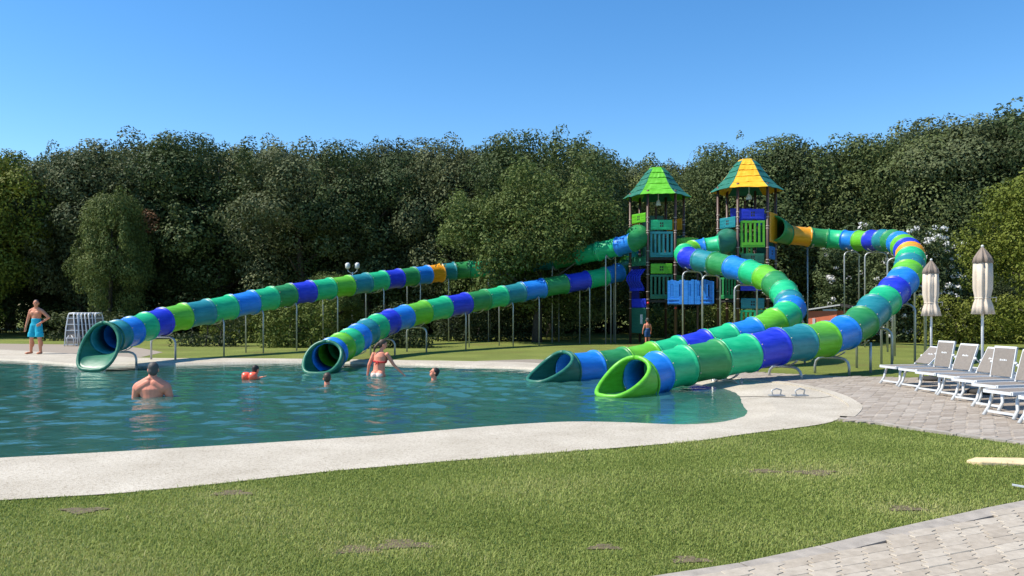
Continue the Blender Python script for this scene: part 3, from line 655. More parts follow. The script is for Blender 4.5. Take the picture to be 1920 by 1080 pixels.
def tower(name, label, cx, cy, rot, roof_a, roof_b, faces):
    T = thing(name, label, 'play tower', (cx, cy, 0))
    ang = [R(a)+rot for a in (-120, -60, 0, 60, 120, 180)]
    corners = [Vector((HA*math.cos(a), HA*math.sin(a), 0)) for a in ang]
    for i, p in enumerate(corners):
        m = MB(); m.tube([p, p+Vector((0, 0, 6.45))], .055, 12); po = m.build('post', M_post, T, True)
        zs = [1.5, 1.88, 2.2, 2.92, 3.3, 3.42, 3.9, 4.65, 4.75, 5.1, 5.3]
        for z in zs:
            c_ = bpy.data.objects.new('clamp', CLAMP); C.objects.link(c_); c_.parent = po; c_.location = (p.x, p.y, z)
    for z in (1.8, 3.58):
        m = MB(); n = 6; V = [c*.97+Vector((0, 0, zz)) for zz in (z-.05, z+.05) for c in corners]
        m.add(V, [tuple(range(6))[::-1], tuple(range(6, 12))]+[(i, (i+1) % 6, 6+(i+1) % 6, 6+i) for i in range(6)]); m.build('deck', M_dark, T)
    # hex bell roof: five courses on each of six sides
    prof = [(1.42, 6.27), (1.12, 6.51), (.88, 6.78), (.69, 7.05), (.52, 7.29), (.35, 7.48)]
    post_ang = ang; ang = [a-R(10) for a in ang]
    for i in range(6):
        a0, a1 = ang[i], ang[(i+1) % 6]
        col = roof_a if i % 2 == 0 else roof_b
        side = None
        for k in range(5):
            r0, z0 = prof[k]; r1, z1 = prof[k+1]
            V = []; nseg = 8; wv = [random.uniform(-.018, .018) for _ in range(nseg+1)]
            u0, u1 = Vector((math.cos(a0), math.sin(a0), 0)), Vector((math.cos(a1), math.sin(a1), 0))
            nrm = (u0+u1).normalized()
            def row(r, z, out, wob=0):
                return [u0.lerp(u1, j/nseg)*r+nrm*out+Vector((0, 0, z+(wv[j]*wob))) for j in range(nseg+1)]
            lo_o = row(r0+.012, z0-.01, .03, 1); lo_i = row(r0+.012, z0-.02, -.012, 1); hi_o = row(r1, z1+.012, -.004); hi_i = row(r1, z1, -.035)
            V = lo_o+hi_o+hi_i+lo_i; q = nseg+1; Fc = []
            for A in range(4):
                B = (A+1) % 4
                for j in range(nseg): Fc.append((A*q+j, A*q+j+1, B*q+j+1, B*q+j))
            Fc += [(0, q, 2*q, 3*q), (nseg, 3*q+nseg, 2*q+nseg, q+nseg)]
            o = mesh('roof_panel' if k == 0 else 'shingle_course', V, Fc, PL[col], T if k == 0 else side)
            if k == 0: side = o
    m = MB(); V = [Vector((math.cos(a), math.sin(a), 0))*rr+Vector((0, 0, z)) for rr, z in ((.36, 7.47), (.32, 7.54), (.18, 7.56)) for a in ang]
    m.add(V, [tuple(range(6))[::-1], tuple(range(12, 18))]+[(b+i, b+(i+1) % 6, b+6+(i+1) % 6, b+6+i) for b in (0, 6) for i in range(6)]); m.build('roof_cap', PL[roof_a], T)
    ang = post_ang
    m = MB(); m.lathe([(.015, 6.35), (.06, 6.3), (.10, 6.18), (.12, 6.08), (.11, 6.08)], (0, -.3, -.2), 14); m.tube([(0, -.3, 6.1), (0, -.3, 7.3)], .02, 8); m.build('bell', M_white, T, True)
    m = MB(); m.tube([(0, .25, 3.6), (0, .25, 5.9)], .05, 10); m.build('inner_mast', M_post, T, True)
    for fi, items in faces.items():
        a = (ang[fi]+ang[(fi+1) % 6])/2
        if ang[(fi+1) % 6] < ang[fi]: a += math.pi
        n_ = Vector((math.cos(a), math.sin(a), 0)); c = n_*HA*math.cos(math.pi/6)
        for it in items:
            if it[0] == 'L': lintel(T, c, n_, it[4] if len(it) > 4 else .9, it[1], it[2], it[3])
            elif it[0] == 'R': rail_panel(T, c, n_, .94, it[1], it[2], it[3], it[4] if len(it) > 4 else 5)
            elif it[0] == 'P':
                t = Vector((-n_.y, n_.x, 0)); M = Matrix((t, n_, Vector((0, 0, 1)))).transposed(); m = MB()
                m.box(Vector((c.x, c.y, (it[1]+it[2])/2)), (.94, .05, it[2]-it[1]), M); o = m.build('infill_panel', PL[it[3]], T)
                bv = o.modifiers.new('bevel', 'BEVEL'); bv.width = .02; bv.segments = 2
                if it[3] == 'pine':
                    s = MB(); s.box(Vector((c.x, c.y, it[1]+.6))+n_*.03+t*.2, (.16, .01, .4), M); s.build('notice', M_white, o)
            elif it[0] == 'O':    # oriel bulging outward with slats
                t = Vector((-n_.y, n_.x, 0)); m = MB(); z0, z1 = it[1], it[2]
                for k in range(6):
                    x = -.4+.16*k
                    pts = [c+t*x+n_*.03+Vector((0, 0, z1)), c+t*x+n_*.3+Vector((0, 0, z1-.3)), c+t*x+n_*.3+Vector((0, 0, z1-.5)), c+t*x+n_*.12+Vector((0, 0, z0+.15)), c+t*x+n_*.1+Vector((0, 0, z0))]
                    for p, q in zip(pts, pts[1:]): m.beam(p, q, .1, .03, up=n_)
                m.beam(c+t*-.45+n_*.1+Vector((0, 0, z0+.05)), c+t*.45+n_*.1+Vector((0, 0, z0+.05)), .05, .12)
                m.build('bay_panel', PL[it[3]], T)
    return T
T1 = tower('play_tower', 'hexagonal play tower under a lime and dark green shingled roof', 6.25, 33.1, R(0), 'lime', 'roofgreen', {
    0: [('L', 4.78, 5.2, 'mint'), ('R', 3.64, 4.71, 'teal'), ('L', 2.95, 3.37, 'lime'), ('R', 1.90, 2.91, 'deep')],
    5: [('L', 5.12, 5.52, 'lime'), ('P', 3.3, 3.69, 'deep'), ('O', 2.25, 3.15, 'royal'), ('P', 1.53, 1.91, 'royal'), ('P', .44, 1.52, 'pine')],
    2: [('P', 4.9, 5.4, 'orange'), ('R', 3.65, 4.65, 'pine')], 3: [('P', 3.7, 5.6, 'pine')], 4: [('P', 1.9, 3.4, 'royal'), ('P', 4.95, 5.45, 'orange')], 1: [('R', 1.9, 2.9, 'green')]})
for c in T1.children:
    pass
T2 = tower('play_tower', 'hexagonal play tower under a yellow and dark green shingled roof', 9.55, 31.25, R(-4), 'yellow', 'roofgreen', {
    0: [('L', 5.0, 5.42, 'royal'), ('R', 3.91, 4.96, 'lime'), ('L', 3.28, 3.66, 'deep'), ('R', 2.2, 3.2, 'royal'), ('L', 1.49, 1.9, 'teal'), ('R', .5, 1.44, 'mint')],
    5: [('L', 4.72, 5.15, 'teal'), ('R', 1.89, 2.75, 'green')], 1: [('L', 3.46, 3.98, 'blue'), ('P', 1.9, 2.9, 'green')],
    2: [('L', 4.95, 5.4, 'royal'), ('P', 3.65, 4.7, 'pine')], 3: [('L', 5.1, 5.7, 'royal'), ('R', 3.65, 4.65, 'green')], 4: [('R', 3.65, 4.6, 'pine')]})
# orange doorway plate for the looping slide
a = R(-34); n_ = Vector((math.cos(a), math.sin(a), 0)); t = Vector((-n_.y, n_.x, 0)); M = Matrix((t, n_, Vector((0, 0, 1)))).transposed()
m = MB(); c = n_*(HA*.866+.06)
m.box(Vector((c.x, c.y, 4.72)), (.98, .08, 1.2), M); o = m.build('doorway_plate', PL['orange'], T2); bv = o.modifiers.new('bevel', 'BEVEL'); bv.width = .05; bv.segments = 3
# bridge between the towers
B = thing('play_bridge', 'blue moulded bridge barrier joining the two play towers', 'bridge', (7.25, 31.1, 0), R(-19))
def arch_wall(y, nm):
    m = MB(); n = 15; L = 1.75
    for i in range(n):
        x = -L/2+L*(i+.5)/n; slot = i % 3 == 1 and 0 < i < n-1
        bul = .10*math.cos(math.pi*x/L)
        for z0, z1 in (((1.66, 1.98), (2.46, 2.62)) if slot else ((1.66, 2.62),)):
            k = .03*math.sin(i*1.7) if z1 > 2.5 else 0
            m.box((x, y-bul*(1 if y < 0 else -1)+(.012 if i % 2 else 0), (z0+z1+k)/2), (L/n*1.01, .06, z1-z0+k))
    for z in (1.72, 1.86): m.beam((-L/2, y-(.08 if y < 0 else -.08), z), (L/2, y-(.08 if y < 0 else -.08), z), .05, .06)
    o = m.build(nm, PL['blue'], B); bv = o.modifiers.new('bevel', 'BEVEL'); bv.width = .012; bv.segments = 2
arch_wall(-.42, 'side_wall'); arch_wall(.42, 'side_wall')
m = MB(); m.box((0, 0, 1.66), (1.75, .8, .08)); m.build('walkway', M_dark, B)
# lime crawl panel beside the first tower
LP_ = thing('climbing_panel', 'pale lime textured climbing panel behind the coil of the winding slide', 'panel', (7.35, 32.35, 3.6), R(-22))
m = MB()
for i in range(8):
    for j in range(5):
        m.box((-.42+.12*i, random.uniform(-.03, .03), .1+.16*j+.06*math.sin(i*.4)), (.125, .1, .165), Matrix.Rotation(random.uniform(-.2, .2), 3, 'Y'))
m.build('panel_face', PL['lime'], LP_)
m = MB(); m.box((0, .09, .42), (1.0, .06, .9)); m.tube([(-.45, .09, -3.6), (-.45, .09, .5)], .045, 10); m.tube([(.45, .09, -3.6), (.45, .09, .5)], .045, 10); m.build('panel_frame', M_post, LP_)
for T_, pts in ((T1, [(0, 1.72), (1, 1.52)]),):
    for i, z in pts:
        a = R((-120, -60)[i]); p = Vector((HA*math.cos(a), HA*math.sin(a)-.06, z)); m = MB(); m.sphere(p, .05, 10, 8); m.build('bump_cap', M_red, T_, True)

# ------------------------------------------------------------------ foliage builders
def leaf_cloud(blobs, per, size, seed, flat_=1.0, vshift=0):
    """leaf-sized quads through each blob's outer shell; returns verts, quads, per-leaf value"""
    g = np.random.default_rng(seed); V = []; A = []
    for (c, r, bv) in blobs:
        n = int(per*(r[0]*r[1]*r[2])**(2/3)/.36) if per < 5000 else per
        n = max(12, n)
        d = g.normal(size=(n, 3)); d /= np.linalg.norm(d, axis=1)[:, None]
        rad = (.66+.42*g.random(n)**.5)
        p = np.array(c)+d*np.array(r)*rad[:, None]
        nr = d*1.1+g.normal(size=(n, 3))*.42+np.array([0, 0, .25]); nr /= np.linalg.norm(nr, axis=1)[:, None]
        t = np.cross(nr, g.normal(size=(n, 3))); t /= np.linalg.norm(t, axis=1)[:, None]; b = np.cross(nr, t)
        s = (size*(.6+.8*g.random(n)))[:, None]
        q = np.stack([p-t*s*.5, p-b*s*.28+nr*s*.06, p+t*s*.5, p+b*s*.28+nr*s*.06], 1)
        V.append(q.reshape(-1, 3)); A.append(np.clip(bv+vshift+g.normal(0, .11, n), 0, 1))
    V = np.concatenate(V); n = len(V)//4
    return V, np.arange(n*4).reshape(n, 4), np.concatenate(A)
def crown_blobs(seed, h, r, base, n, br=(.55, 1.0)):
    g = np.random.default_rng(seed); out = []
    lobes = [(g.uniform(0, 6.28), g.uniform(.3, .75)*r, g.uniform(.35, .95)) for _ in range(7)]
    for i in range(n):
        u = g.random(); z = base+(h-base)*(u**.8)
        t = (z-base)/(h-base); prof = math.sqrt(max(.02, 1-((t-.42)/.62)**2)) if t > .42 else .72+.28*(t/.42)
        a = g.uniform(0, 6.28); bump = 1+.22*math.sin(3*a+seed)+.14*math.sin(5*a+2*seed+t*6)
        rad = r*prof*bump*(.35+.65*g.random()**.45)
        s = g.uniform(*br)
        zz = min(z, h-s*.55)
        out.append(((rad*math.cos(a), rad*math.sin(a), zz), (s*1.15, s*1.15, s*.8), g.uniform(.2, .75)))
    # ragged tufts that break the outline
    for i in range(int(n*1.5)):
        a = g.uniform(0, 6.28); t = g.uniform(.4, 1.0); prof = math.sqrt(max(.03, 1-((t-.42)/.62)**2))
        s = g.uniform(.18, .5); rad = r*prof*(1+.22*math.sin(3*a+seed)+.14*math.sin(5*a+2*seed+t*6))*g.uniform(.85, 1.12)
        out.append(((rad*math.cos(a), rad*math.sin(a), base+(h-base)*t*g.uniform(.94, 1.07)), (s, s, s*1.25), g.uniform(.3, .85)))
    return out
def limb_mesh(seed, h, r, base):
    g = random.Random(seed); m = MB(); tr = .12+h*.012
    tp = [(0, 0, -.1), (g.uniform(-.1, .1), g.uniform(-.1, .1), base*.6), (g.uniform(-.25, .25), g.uniform(-.2, .2), base+.6), (g.uniform(-.3, .3), g.uniform(-.3, .3), h*.6), (g.uniform(-.3, .3), 0, h*.86)]
    m.tube(tp, [tr*1.3, tr, tr*.85, tr*.5, tr*.16], 9)
    for k in range(8):
        a = 6.28*k/8+g.uniform(-.3, .3); z = base*.5+(h*.55-base*.5)*g.random()+.5; l = r*g.uniform(.55, .85)
        m.tube([(tp[2][0]*.8, tp[2][1]*.8, z), (l*.45*math.cos(a), l*.45*math.sin(a), z+l*.32), (l*math.cos(a), l*math.sin(a), z+l*.55)], [tr*.42, tr*.26, tr*.08], 6)
    return m
TREES = {}
def proto(key, seed, h, r, base, n, per, size, mat, br=(.55, 1.0)):
    V, Q, A = leaf_cloud(crown_blobs(seed, h, r, base, n, br), per*1.12, size, seed)
    cr_ = np_mesh('crown', V, Q, LF[mat], attr=A); lm = limb_mesh(seed, h, r, base).build('trunk', M_trunk, None, True)
    TREES[key] = (cr_.data, lm.data, h); bpy.data.objects.remove(cr_); bpy.data.objects.remove(lm)
proto('a', 11, 10, 3.3, 1.2, 74, 165, .15, 'oak', (.7, 1.3))
proto('b', 12, 10, 3.0, 2.2, 65, 165, .15, 'oak2', (.7, 1.3))
proto('c', 13, 10, 3.7, .8, 83, 165, .15, 'oak', (.7, 1.35))
proto('d', 14, 10, 3.4, 1.6, 74, 165, .15, 'oak2', (.7, 1.3))
proto('e', 15, 10, 3.4, .9, 125, 160, .14, 'fresh')
proto('f', 17, 8, 2.6, .6, 100, 170, .14, 'mid')
proto('y', 16, 8, 2.8, .8, 100, 170, .14, 'yellow')
def px(x, y): return (x-960)/1440*y
def tree(key, pxx, top, d, wscale, label, group=None, rz=None, mat=None):
    cm, lm, h0 = TREES[key]; h = 1.57+(575-top)/1440*d; s = h/h0
    T = thing('oak_tree', label, 'tree', (px(pxx, d), d, 0), random.uniform(0, 6.28) if rz is None else rz, group)
    T.scale = (s*wscale, s*wscale, s)
    for nm, me in (('crown', cm), ('trunk', lm)):
        o = bpy.data.objects.new(nm, me); C.objects.link(o); o.parent = T
    return T
GRP = 'holm oaks in the belt behind the slides'
BELT = [(-60, 300, 44, 1, 'dark holm oak beyond the yellow-green tree, farthest from the towers'), (70, 300, 45, 1.05, 'dark holm oak rising right behind the bare-chested man'), (150, 290, 43, .85, 'narrow holm oak behind the white folded loungers'), (240, 284, 44, 1.1, 'holm oak holding the clump of dead brown leaves'),
    (330, 278, 46, .9, 'narrow holm oak next to the one with dead leaves, on its slide side'), (415, 271, 44, 1.1, 'tall dark holm oak behind the lower middle of the first long slide'), (490, 292, 47, .9, 'recessed holm oak between two fuller ones behind the first long slide'), (560, 289, 42, 1.05, 'full holm oak behind the sunlit clipped hedge'),
    (640, 300, 46, .9, 'lower holm oak behind the twin-headed lamp post'), (690, 287, 43, 1.0, 'grey-green holm oak just past the twin-headed lamp post'), (770, 280, 45, 1.1, 'wide holm oak behind the orange segment of the first long slide'), (850, 293, 43, .95, 'holm oak where the first long slide meets the broad oak'), (915, 288, 47, .8, 'slim holm oak tucked against the tallest round-topped one'),
    (1150, 298, 45, 1.0, 'holm oak rising behind the lime roofed tower and the broad oak'), (1215, 322, 50, .8, 'small holm oak top showing straight behind the lime roof'), (1310, 318, 50, .9, 'holm oak in the gap between the two tower roofs'), (1345, 305, 46, .7, 'slim holm oak close beside the yellow roof'), (1415, 277, 47, 1.05, 'holm oak standing straight behind the yellow roof'),
    (1490, 292, 45, .95, 'holm oak behind the orange start of the looping slide'), (1560, 296, 47, .95, 'holm oak above the terracotta outbuilding'), (1630, 272, 44, 1.0, 'holm oak behind the straight top of the looping slide'), (1700, 262, 42, 1.0, 'holm oak behind the bend of the looping slide and the oleander'), (1775, 243, 42, 1.05, 'tall holm oak behind the shorter closed parasol'),
    (1850, 232, 40, 1.0, 'very tall holm oak behind the taller closed parasol'), (1935, 220, 39, 1.1, 'tallest holm oak of the belt, above the yellow-green tree by the parasol'), (2030, 230, 40, 1.1, 'holm oak past the tallest one at the end of the belt')]
for i, (x, tp, d, ws, lb) in enumerate(BELT):
    tree('acbdacdb'[i % 8], x, tp, d, ws, lb, GRP)
for i, (x, tp, d) in enumerate([(-150, 300, 52), (20, 318, 52), (110, 310, 53), (200, 305, 52), (290, 300, 53), (380, 300, 52), (460, 300, 54), (540, 305, 53), (610, 300, 52), (730, 302, 53), (810, 300, 54), (890, 302, 52), (970, 310, 53), (1070, 305, 52), (1190, 318, 54), (1265, 345, 56), (1370, 320, 54), (1460, 305, 53), (1540, 310, 54), (1610, 300, 52), (1690, 285, 52), (1770, 268, 50), (1850, 258, 50), (1940, 245, 50), (2040, 250, 50)]):
    tree('dbac'[i % 4], x, tp, d, 1.1, 'shaded holm oak in the back row of the tree belt', 'holm oaks in the back row')
tree('c', 1035, 258, 39.5, .98, 'tallest round-topped holm oak, rising behind the broad pale oak', rz=.6)
def broad_oak():
    g = np.random.default_rng(5); B_ = []
    s2 = np.array(S2); s1 = np.array(S1)
    cx, cy = 1.1, 34.0
    while len(B_) < 380:
        x = g.uniform(-3.0, 4.7); z = g.uniform(1.2, 7.2); y = cy+g.uniform(-2.3, 2.2); s = g.uniform(.4, .75)
        top = 7.2-((x-1.2)/4.3)**2*2.6+.55*math.sin(x*2.1+.4)+.3*math.sin(x*4.7)
        if z+s*.5 > top or abs(y-cy) > 2.4*math.sqrt(max(.05, 1-((z-3.8)/3.8)**2)): continue
        i = np.argmin(np.abs(s2[:, 0]-x))
        if y-s*1.4 < s2[i, 1]+.55 and z-s*.95 < s2[i, 2]+.62: continue
        j = np.argmin(np.abs(s1[20:, 0]-x))+20
        if x > 2.8 and y-s < s1[j, 1]+.5 and abs(z-s1[j, 2]) < s+.35: continue
        if x < -1.3 and y-s < 35.2 and z-s < 4.1: continue
        if z < 2 and g.random() < .6: continue
        B_.append(((x-cx, y-cy, z), (s*1.15, s*1.0, s*.75), g.uniform(.2, .8)))
    for k in range(170):      # ragged twigs breaking the outline
        x = g.uniform(-3.2, 4.7); s = g.uniform(.16, .34); top = 7.2-((x-1.2)/4.3)**2*2.6+.55*math.sin(x*2.1+.4)+.3*math.sin(x*4.7)
        z = top+g.uniform(-.9, .35); y = cy+g.uniform(-1.6, 1.4)
        B_.append(((x-cx, y-cy, z), (s, s, s*1.3), g.uniform(.3, .9)))
    for k in range(110):      # spray of twigs hanging in front of the upper slide
        x = g.uniform(-1.2, 2.9); i = np.argmin(np.abs(s2[:, 0]-x)); s = g.uniform(.26, .42)
        B_.append(((x-cx, g.uniform(31.4, 32.9)-cy, s2[i, 2]+.72+s+g.uniform(0, 1.5)), (s*1.2, s, s*.75), g.uniform(.2, .8)))
    T = thing('oak_tree', 'broad pale green oak with branches hanging between the two long slides', 'tree', (cx, cy, 0))
    V, Q, A = leaf_cloud(B_, 170, .13, 5); np_mesh('crown', V, Q, LF['fresh'], T, A)
    limb_mesh(5, 6.6, 3.2, 1.6).build('trunk', M_trunk, T, True)
broad_oak()
tree('y', -62, 300, 40, 1.0, 'bright yellow-green tree at the end of the belt beyond the bare-chested man')
tree('y', 1985, 330, 27, 1.0, 'yellow-green leafy tree beside the taller closed parasol')
tree('f', 212, 372, 38.5, .66, 'slender fresh green tree standing in front of the oak belt near the stacked loungers', rz=4)
tree('f', 625, 520, 35, 1.3, 'low bright laurel-like tree behind the clipped hedge', rz=2)

def bush(name, label, cat, x0, x1, y0, y1, z1, size, per, mat, group=None, wav=.12, seed=1, flowers=0, z0=.05):
    g = np.random.default_rng(seed); B_ = []
    cx, cy = (x0+x1)/2, (y0+y1)/2
    nx_ = max(2, int((x1-x0)/.4)); ny_ = max(2, int((y1-y0)/.45)); nz_ = max(2, int(z1/.4))
    for i in range(nx_):
        for j in range(ny_):
            for k in range(nz_):
                if ny_ > 2 and nz_ > 2 and 0 < i < nx_-1 and 0 < j < ny_-1 and 0 < k < nz_-1: continue
                s = g.uniform(.24, .4)
                zt = z1*(1+wav*math.sin(i*.9+seed)*.6+g.uniform(-wav, wav))
                B_.append(((x0+(x1-x0)*(i+.5)/nx_+g.uniform(-.15, .15)-cx, y0+(y1-y0)*(j+.5)/ny_+g.uniform(-.12, .12)-cy, z0+.15+(zt-.35)*k/(nz_-1)), (s*1.1, s*1.1, s), g.uniform(.2, .8)))
    T = thing(name, label, cat, (cx, cy, 0), 0, group)
    V, Q, A = leaf_cloud(B_, per*2.6, size, seed); np_mesh('foliage', V, Q, LF[mat], T, A)
    for k in range(max(3, nx_//3)):
        xx = g.uniform(x0-cx, x1-cx)*.8; m = MB(); m.tube([(xx, 0, -.05), (xx+.1, .05, z1*.5), (xx+.2*g.uniform(-1, 1), 0, z1*.8)], [.04, .03, .012], 6); m.build('stem', M_trunk, T)
    if flowers:
        F_ = []
        for k in range(flowers):
            fb = [q for q in B_ if q[0][1] < (y0-cy)+.7 or q[0][2] > z1-.6]; b = fb[g.integers(len(fb))]; d = g.normal(size=3); d[1] = -abs(d[1]); d[2] = abs(d[2]); d[0] = -abs(d[0]) if g.random() < .7 else d[0]; d /= np.linalg.norm(d)
            F_.append((tuple(np.array(b[0])+d*np.array(b[1])*1.05), (.11, .11, .09), .6))
        V, Q, A = leaf_cloud(F_, 500, .11, seed+5); np_mesh('flowers', V, Q, LF['flower'], T, A, kind='stuff')
    return T
bush('hedge', 'sunlit yellow-green clipped hedge beside the second long slide', 'hedge', -9.6, -7.0, 29.2, 30.8, 1.65, .11, 130, 'hedge', seed=21)
bush('hedge', 'medium green hedge left of the sunlit clipped hedge, behind slide legs', 'hedge', -13.5, -9.7, 33.0, 34.6, 1.5, .11, 120, 'hedge', seed=22)
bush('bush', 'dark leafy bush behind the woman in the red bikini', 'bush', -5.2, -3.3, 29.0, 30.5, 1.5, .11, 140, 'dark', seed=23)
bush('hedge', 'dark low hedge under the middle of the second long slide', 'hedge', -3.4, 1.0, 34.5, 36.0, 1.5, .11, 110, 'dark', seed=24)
bush('hedge', 'sunny hedge seen between the legs of the two play towers', 'hedge', 6.5, 13.2, 38.5, 39.8, 1.35, .11, 120, 'hedge', seed=25)
bush('hedge', 'olive green hedge along the lawn behind the closed parasols', 'hedge', 17.5, 27, 32.0, 33.6, 1.7, .11, 110, 'hedge', seed=26)
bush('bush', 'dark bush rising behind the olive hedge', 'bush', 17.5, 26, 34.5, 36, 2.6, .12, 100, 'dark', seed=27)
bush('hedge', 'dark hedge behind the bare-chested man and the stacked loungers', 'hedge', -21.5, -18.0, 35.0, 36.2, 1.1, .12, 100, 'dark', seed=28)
bush('oleander', 'white-flowering oleander behind the outer bend of the looping slide', 'oleander', 16.2, 19.9, 33.4, 35.2, 4.5, .13, 95, 'oleander', seed=29, flowers=190)
bush('oleander', 'white-flowering oleander under the straight top of the looping slide', 'oleander', 14.9, 18.0, 36.0, 37.6, 4.7, .13, 95, 'oleander', seed=30, flowers=60)
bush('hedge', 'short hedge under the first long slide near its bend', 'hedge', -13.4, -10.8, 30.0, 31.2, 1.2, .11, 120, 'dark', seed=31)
US = []
for k in range(22):
    x = -32+k*3.1; y = 46+2.0*math.sin(k*1.7)
    if k < 3:
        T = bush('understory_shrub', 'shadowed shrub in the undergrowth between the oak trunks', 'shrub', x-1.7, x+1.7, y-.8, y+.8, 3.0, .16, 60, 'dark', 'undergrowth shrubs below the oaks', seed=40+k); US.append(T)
    else:
        T = copy_tree(US[k % 3]); T.location = (x, y, 0); T.rotation_euler.z = random.choice((0, math.pi))+random.gauss(0, .1); T.scale = (1, 1, random.uniform(.8, 1.15))
# clump of dead leaves caught in the oak
V, Q, A = leaf_cloud([((0, 0, 0), (.55, .4, .62), .5)], 420, .14, 77)
o = np_mesh('dead_branch', V, Q, LF['dead'], attr=A); o.location = (px(277, 39.9), 39.9, 1.57+(575-415)/1440*39.9); tag(o, 'clump of dead brown leaves hanging in the dark oak', 'branch')

# ------------------------------------------------------------------ loungers, parasols and small things
def lounger(label, loc, rz, back, group=None):
    T = thing('sun_lounger', label, 'sun lounger', loc, rz, group); L, W, Hh = 1.66, .45, .35
    m = MB()
    for s in (-1, 1): m.beam((.02, s*W/2, Hh), (L, s*W/2, Hh), .045, .05)
    for x in (.03, .76, L-.02): m.beam((x, -W/2, Hh-.004), (x, W/2, Hh-.004), .04, .04)
    m.build('frame', M_white, T)
    for x0, lean in ((.13, -.1), (1.42, .1)):
        for s in (-1, 1):
            m = MB(); m.tube([(x0+.03, s*(W/2-.02), Hh), (x0, s*(W/2-.015), Hh-.1), (x0+lean*.2, s*(W/2+.01), .12), (x0+lean, s*(W/2+.02), .0)], [.024, .024, .022, .026], 8); m.build('leg', M_white, T, True)
        m = MB(); m.beam((x0+lean*.5, -W/2, .06), (x0+lean*.5, W/2, .06), .025, .03); m.build('stretcher', M_white, T)
    m = MB(); m.box((.41, 0, Hh+.018), (.72, W-.06, .012)); m.build('seat_sling', M_mesh, T)
    a = back; bl = .5; hx = .78; ex, ez = math.cos(a)*bl, math.sin(a)*bl
    m = MB()
    for s in (-1, 1): m.beam((hx, s*(W/2-.035), Hh+.03), (hx+ex, s*(W/2-.035), Hh+.03+ez), .03, .035, up=(-math.sin(a), 0, math.cos(a)))
    m.beam((hx+ex, -W/2+.02, Hh+.03+ez), (hx+ex, W/2-.02, Hh+.03+ez), .04, .03, up=(-math.sin(a), 0, math.cos(a)))
    bf = m.build('back_frame', M_white, T)
    m = MB(); n_ = Vector((-math.sin(a), 0, math.cos(a))); p, q = Vector((hx+.02*math.cos(a), 0, Hh+.05)), Vector((hx+ex*.97, 0, Hh+.03+ez*.97))
    m.beam(p+n_*.016, q+n_*.016, W-.075, .014, up=n_); bs = m.build('back_sling', M_mesh, T)
    c = p.lerp(q, .58)+n_*.0245; d = (q-p).normalized(); mm = MB()
    for k, (u, ww) in enumerate(((-.06, .02), (-.025, .03), (.012, .022), (.045, .03))): mm.add([c+Vector((0, u-ww/2, 0))+d*(-.014), c+Vector((0, u+ww/2, 0))+d*(-.014), c+Vector((0, u+ww/2, 0))+d*.014*(1 if k % 2 else .5), c+Vector((0, u-ww/2, 0))+d*.014*(1 if k % 2 else .5)], [(0, 1, 2, 3)])
    mm.build('printed_mark', M_white, bs)
    for s in (-1, 1):
        m = MB(); m.tube([(hx+ex*.55, s*(W/2-.05), Hh+.03+ez*.55), (hx+ex*.55+.34, s*(W/2-.05), Hh+.02)], .011, 6); m.build('back_prop', M_white, T, True)
        m = MB(); m.sphere((hx+ex*.5, s*(W/2), Hh+.03+ez*.5), .026, 8, 6); m.build('pivot_knob', M_white, T, True)
    return T
LG = 'sun loungers in the row on the terrace'
rows = [(7.42, 15.2, R(42), 'reclined sun lounger at the lawn end of the row on the terrace'),
        (7.45, 14.5, R(77), 'upright sun lounger beside the reclined one on the terrace'),
        (7.38, 13.75, R(68), None), (7.42, 13.1, R(60), None), (7.28, 12.4, R(78), None), (7.12, 11.6, R(72), None), (6.75, 10.7, R(70), None), (6.72, 9.9, R(70), None)]
ORD = iter(('third', 'fourth', 'fifth', 'sixth', 'seventh', 'eighth'))
for x, y, b, lb in rows:
    lounger(lb or next(ORD)+' sun lounger of the terrace row, counted from the reclined one', (x, y, .028), R(13)+random.gauss(0, .02), b, LG)
def parasol(label, x, y, top, skirt, r, tilt=0):
    T = thing('parasol', label, 'parasol', (x, y, 0), 0); g = random.Random(x)
    ph = [g.uniform(0, 6.28) for _ in range(4)]
    def wob(i, a): return 1+.11*math.sin(8*a+ph[0])+.08*math.sin(13*a+ph[1]+i*.15)+.03*math.sin(5*a+i*.4)
    h = top-skirt
    m = MB(); m.tube([(0, 0, 0), (0, 0, top-.05)], .022, 10); m.build('pole', M_white, T, True)
    m = MB(); m.lathe([(.02, top-h*.21), (r*.96, top-h*.215), (r*1.02, top-h*.45), (r*1.0, top-h*.62), (r*.8, top-h*.755), (r*.78, top-h*.77), (r*1.02, top-h*.87), (r*1.22, top-h), (r*1.14, top-h), (r*.5, top-h*.9)], (0, 0, 0), 64, wob); m.build('canopy', M_canvas, T, True)
    m = MB(); m.lathe([(.016, top), (.03, top-h*.02), (r*.5, top-h*.07), (r*.9, top-h*.15), (r*1.08, top-h*.235), (r*1.0, top-h*.238), (.1, top-h*.2)], (0, 0, 0), 64, wob); m.build('vent_cap', M_canvas_b, T, True)
    m = MB(); m.lathe([(r*.815, top-h*.75), (r*.85, top-h*.762), (r*.815, top-h*.774)], (0, 0, 0), 40, wob); m.tube([(r*.5, -r*.6, top-h*.76), (r*1.3, -r*.8, top-h*.75), (r*1.2, -r*.8, top-h*.82)], .01, 6); m.build('tie_strap', M_canvas, T, True)
    m = MB(); m.sphere((0, 0, top+.015), .025, 10, 8); m.build('finial', M_white, T, True)
    m = MB(); m.lathe([(.24, 0.0), (.24, .05), (.2, .07), (.045, .08), (.045, .3), (.03, .32)], (0, 0, .03), 24); m.build('base', M_dark, T, True)
parasol('shorter closed sand-coloured parasol beside the looping slide', px(1746, 16.1), 16.1, 2.54, 1.375, .138)
parasol('taller closed sand-coloured parasol standing among the loungers', px(1842, 13.65), 13.65, 2.63, 1.437, .14)
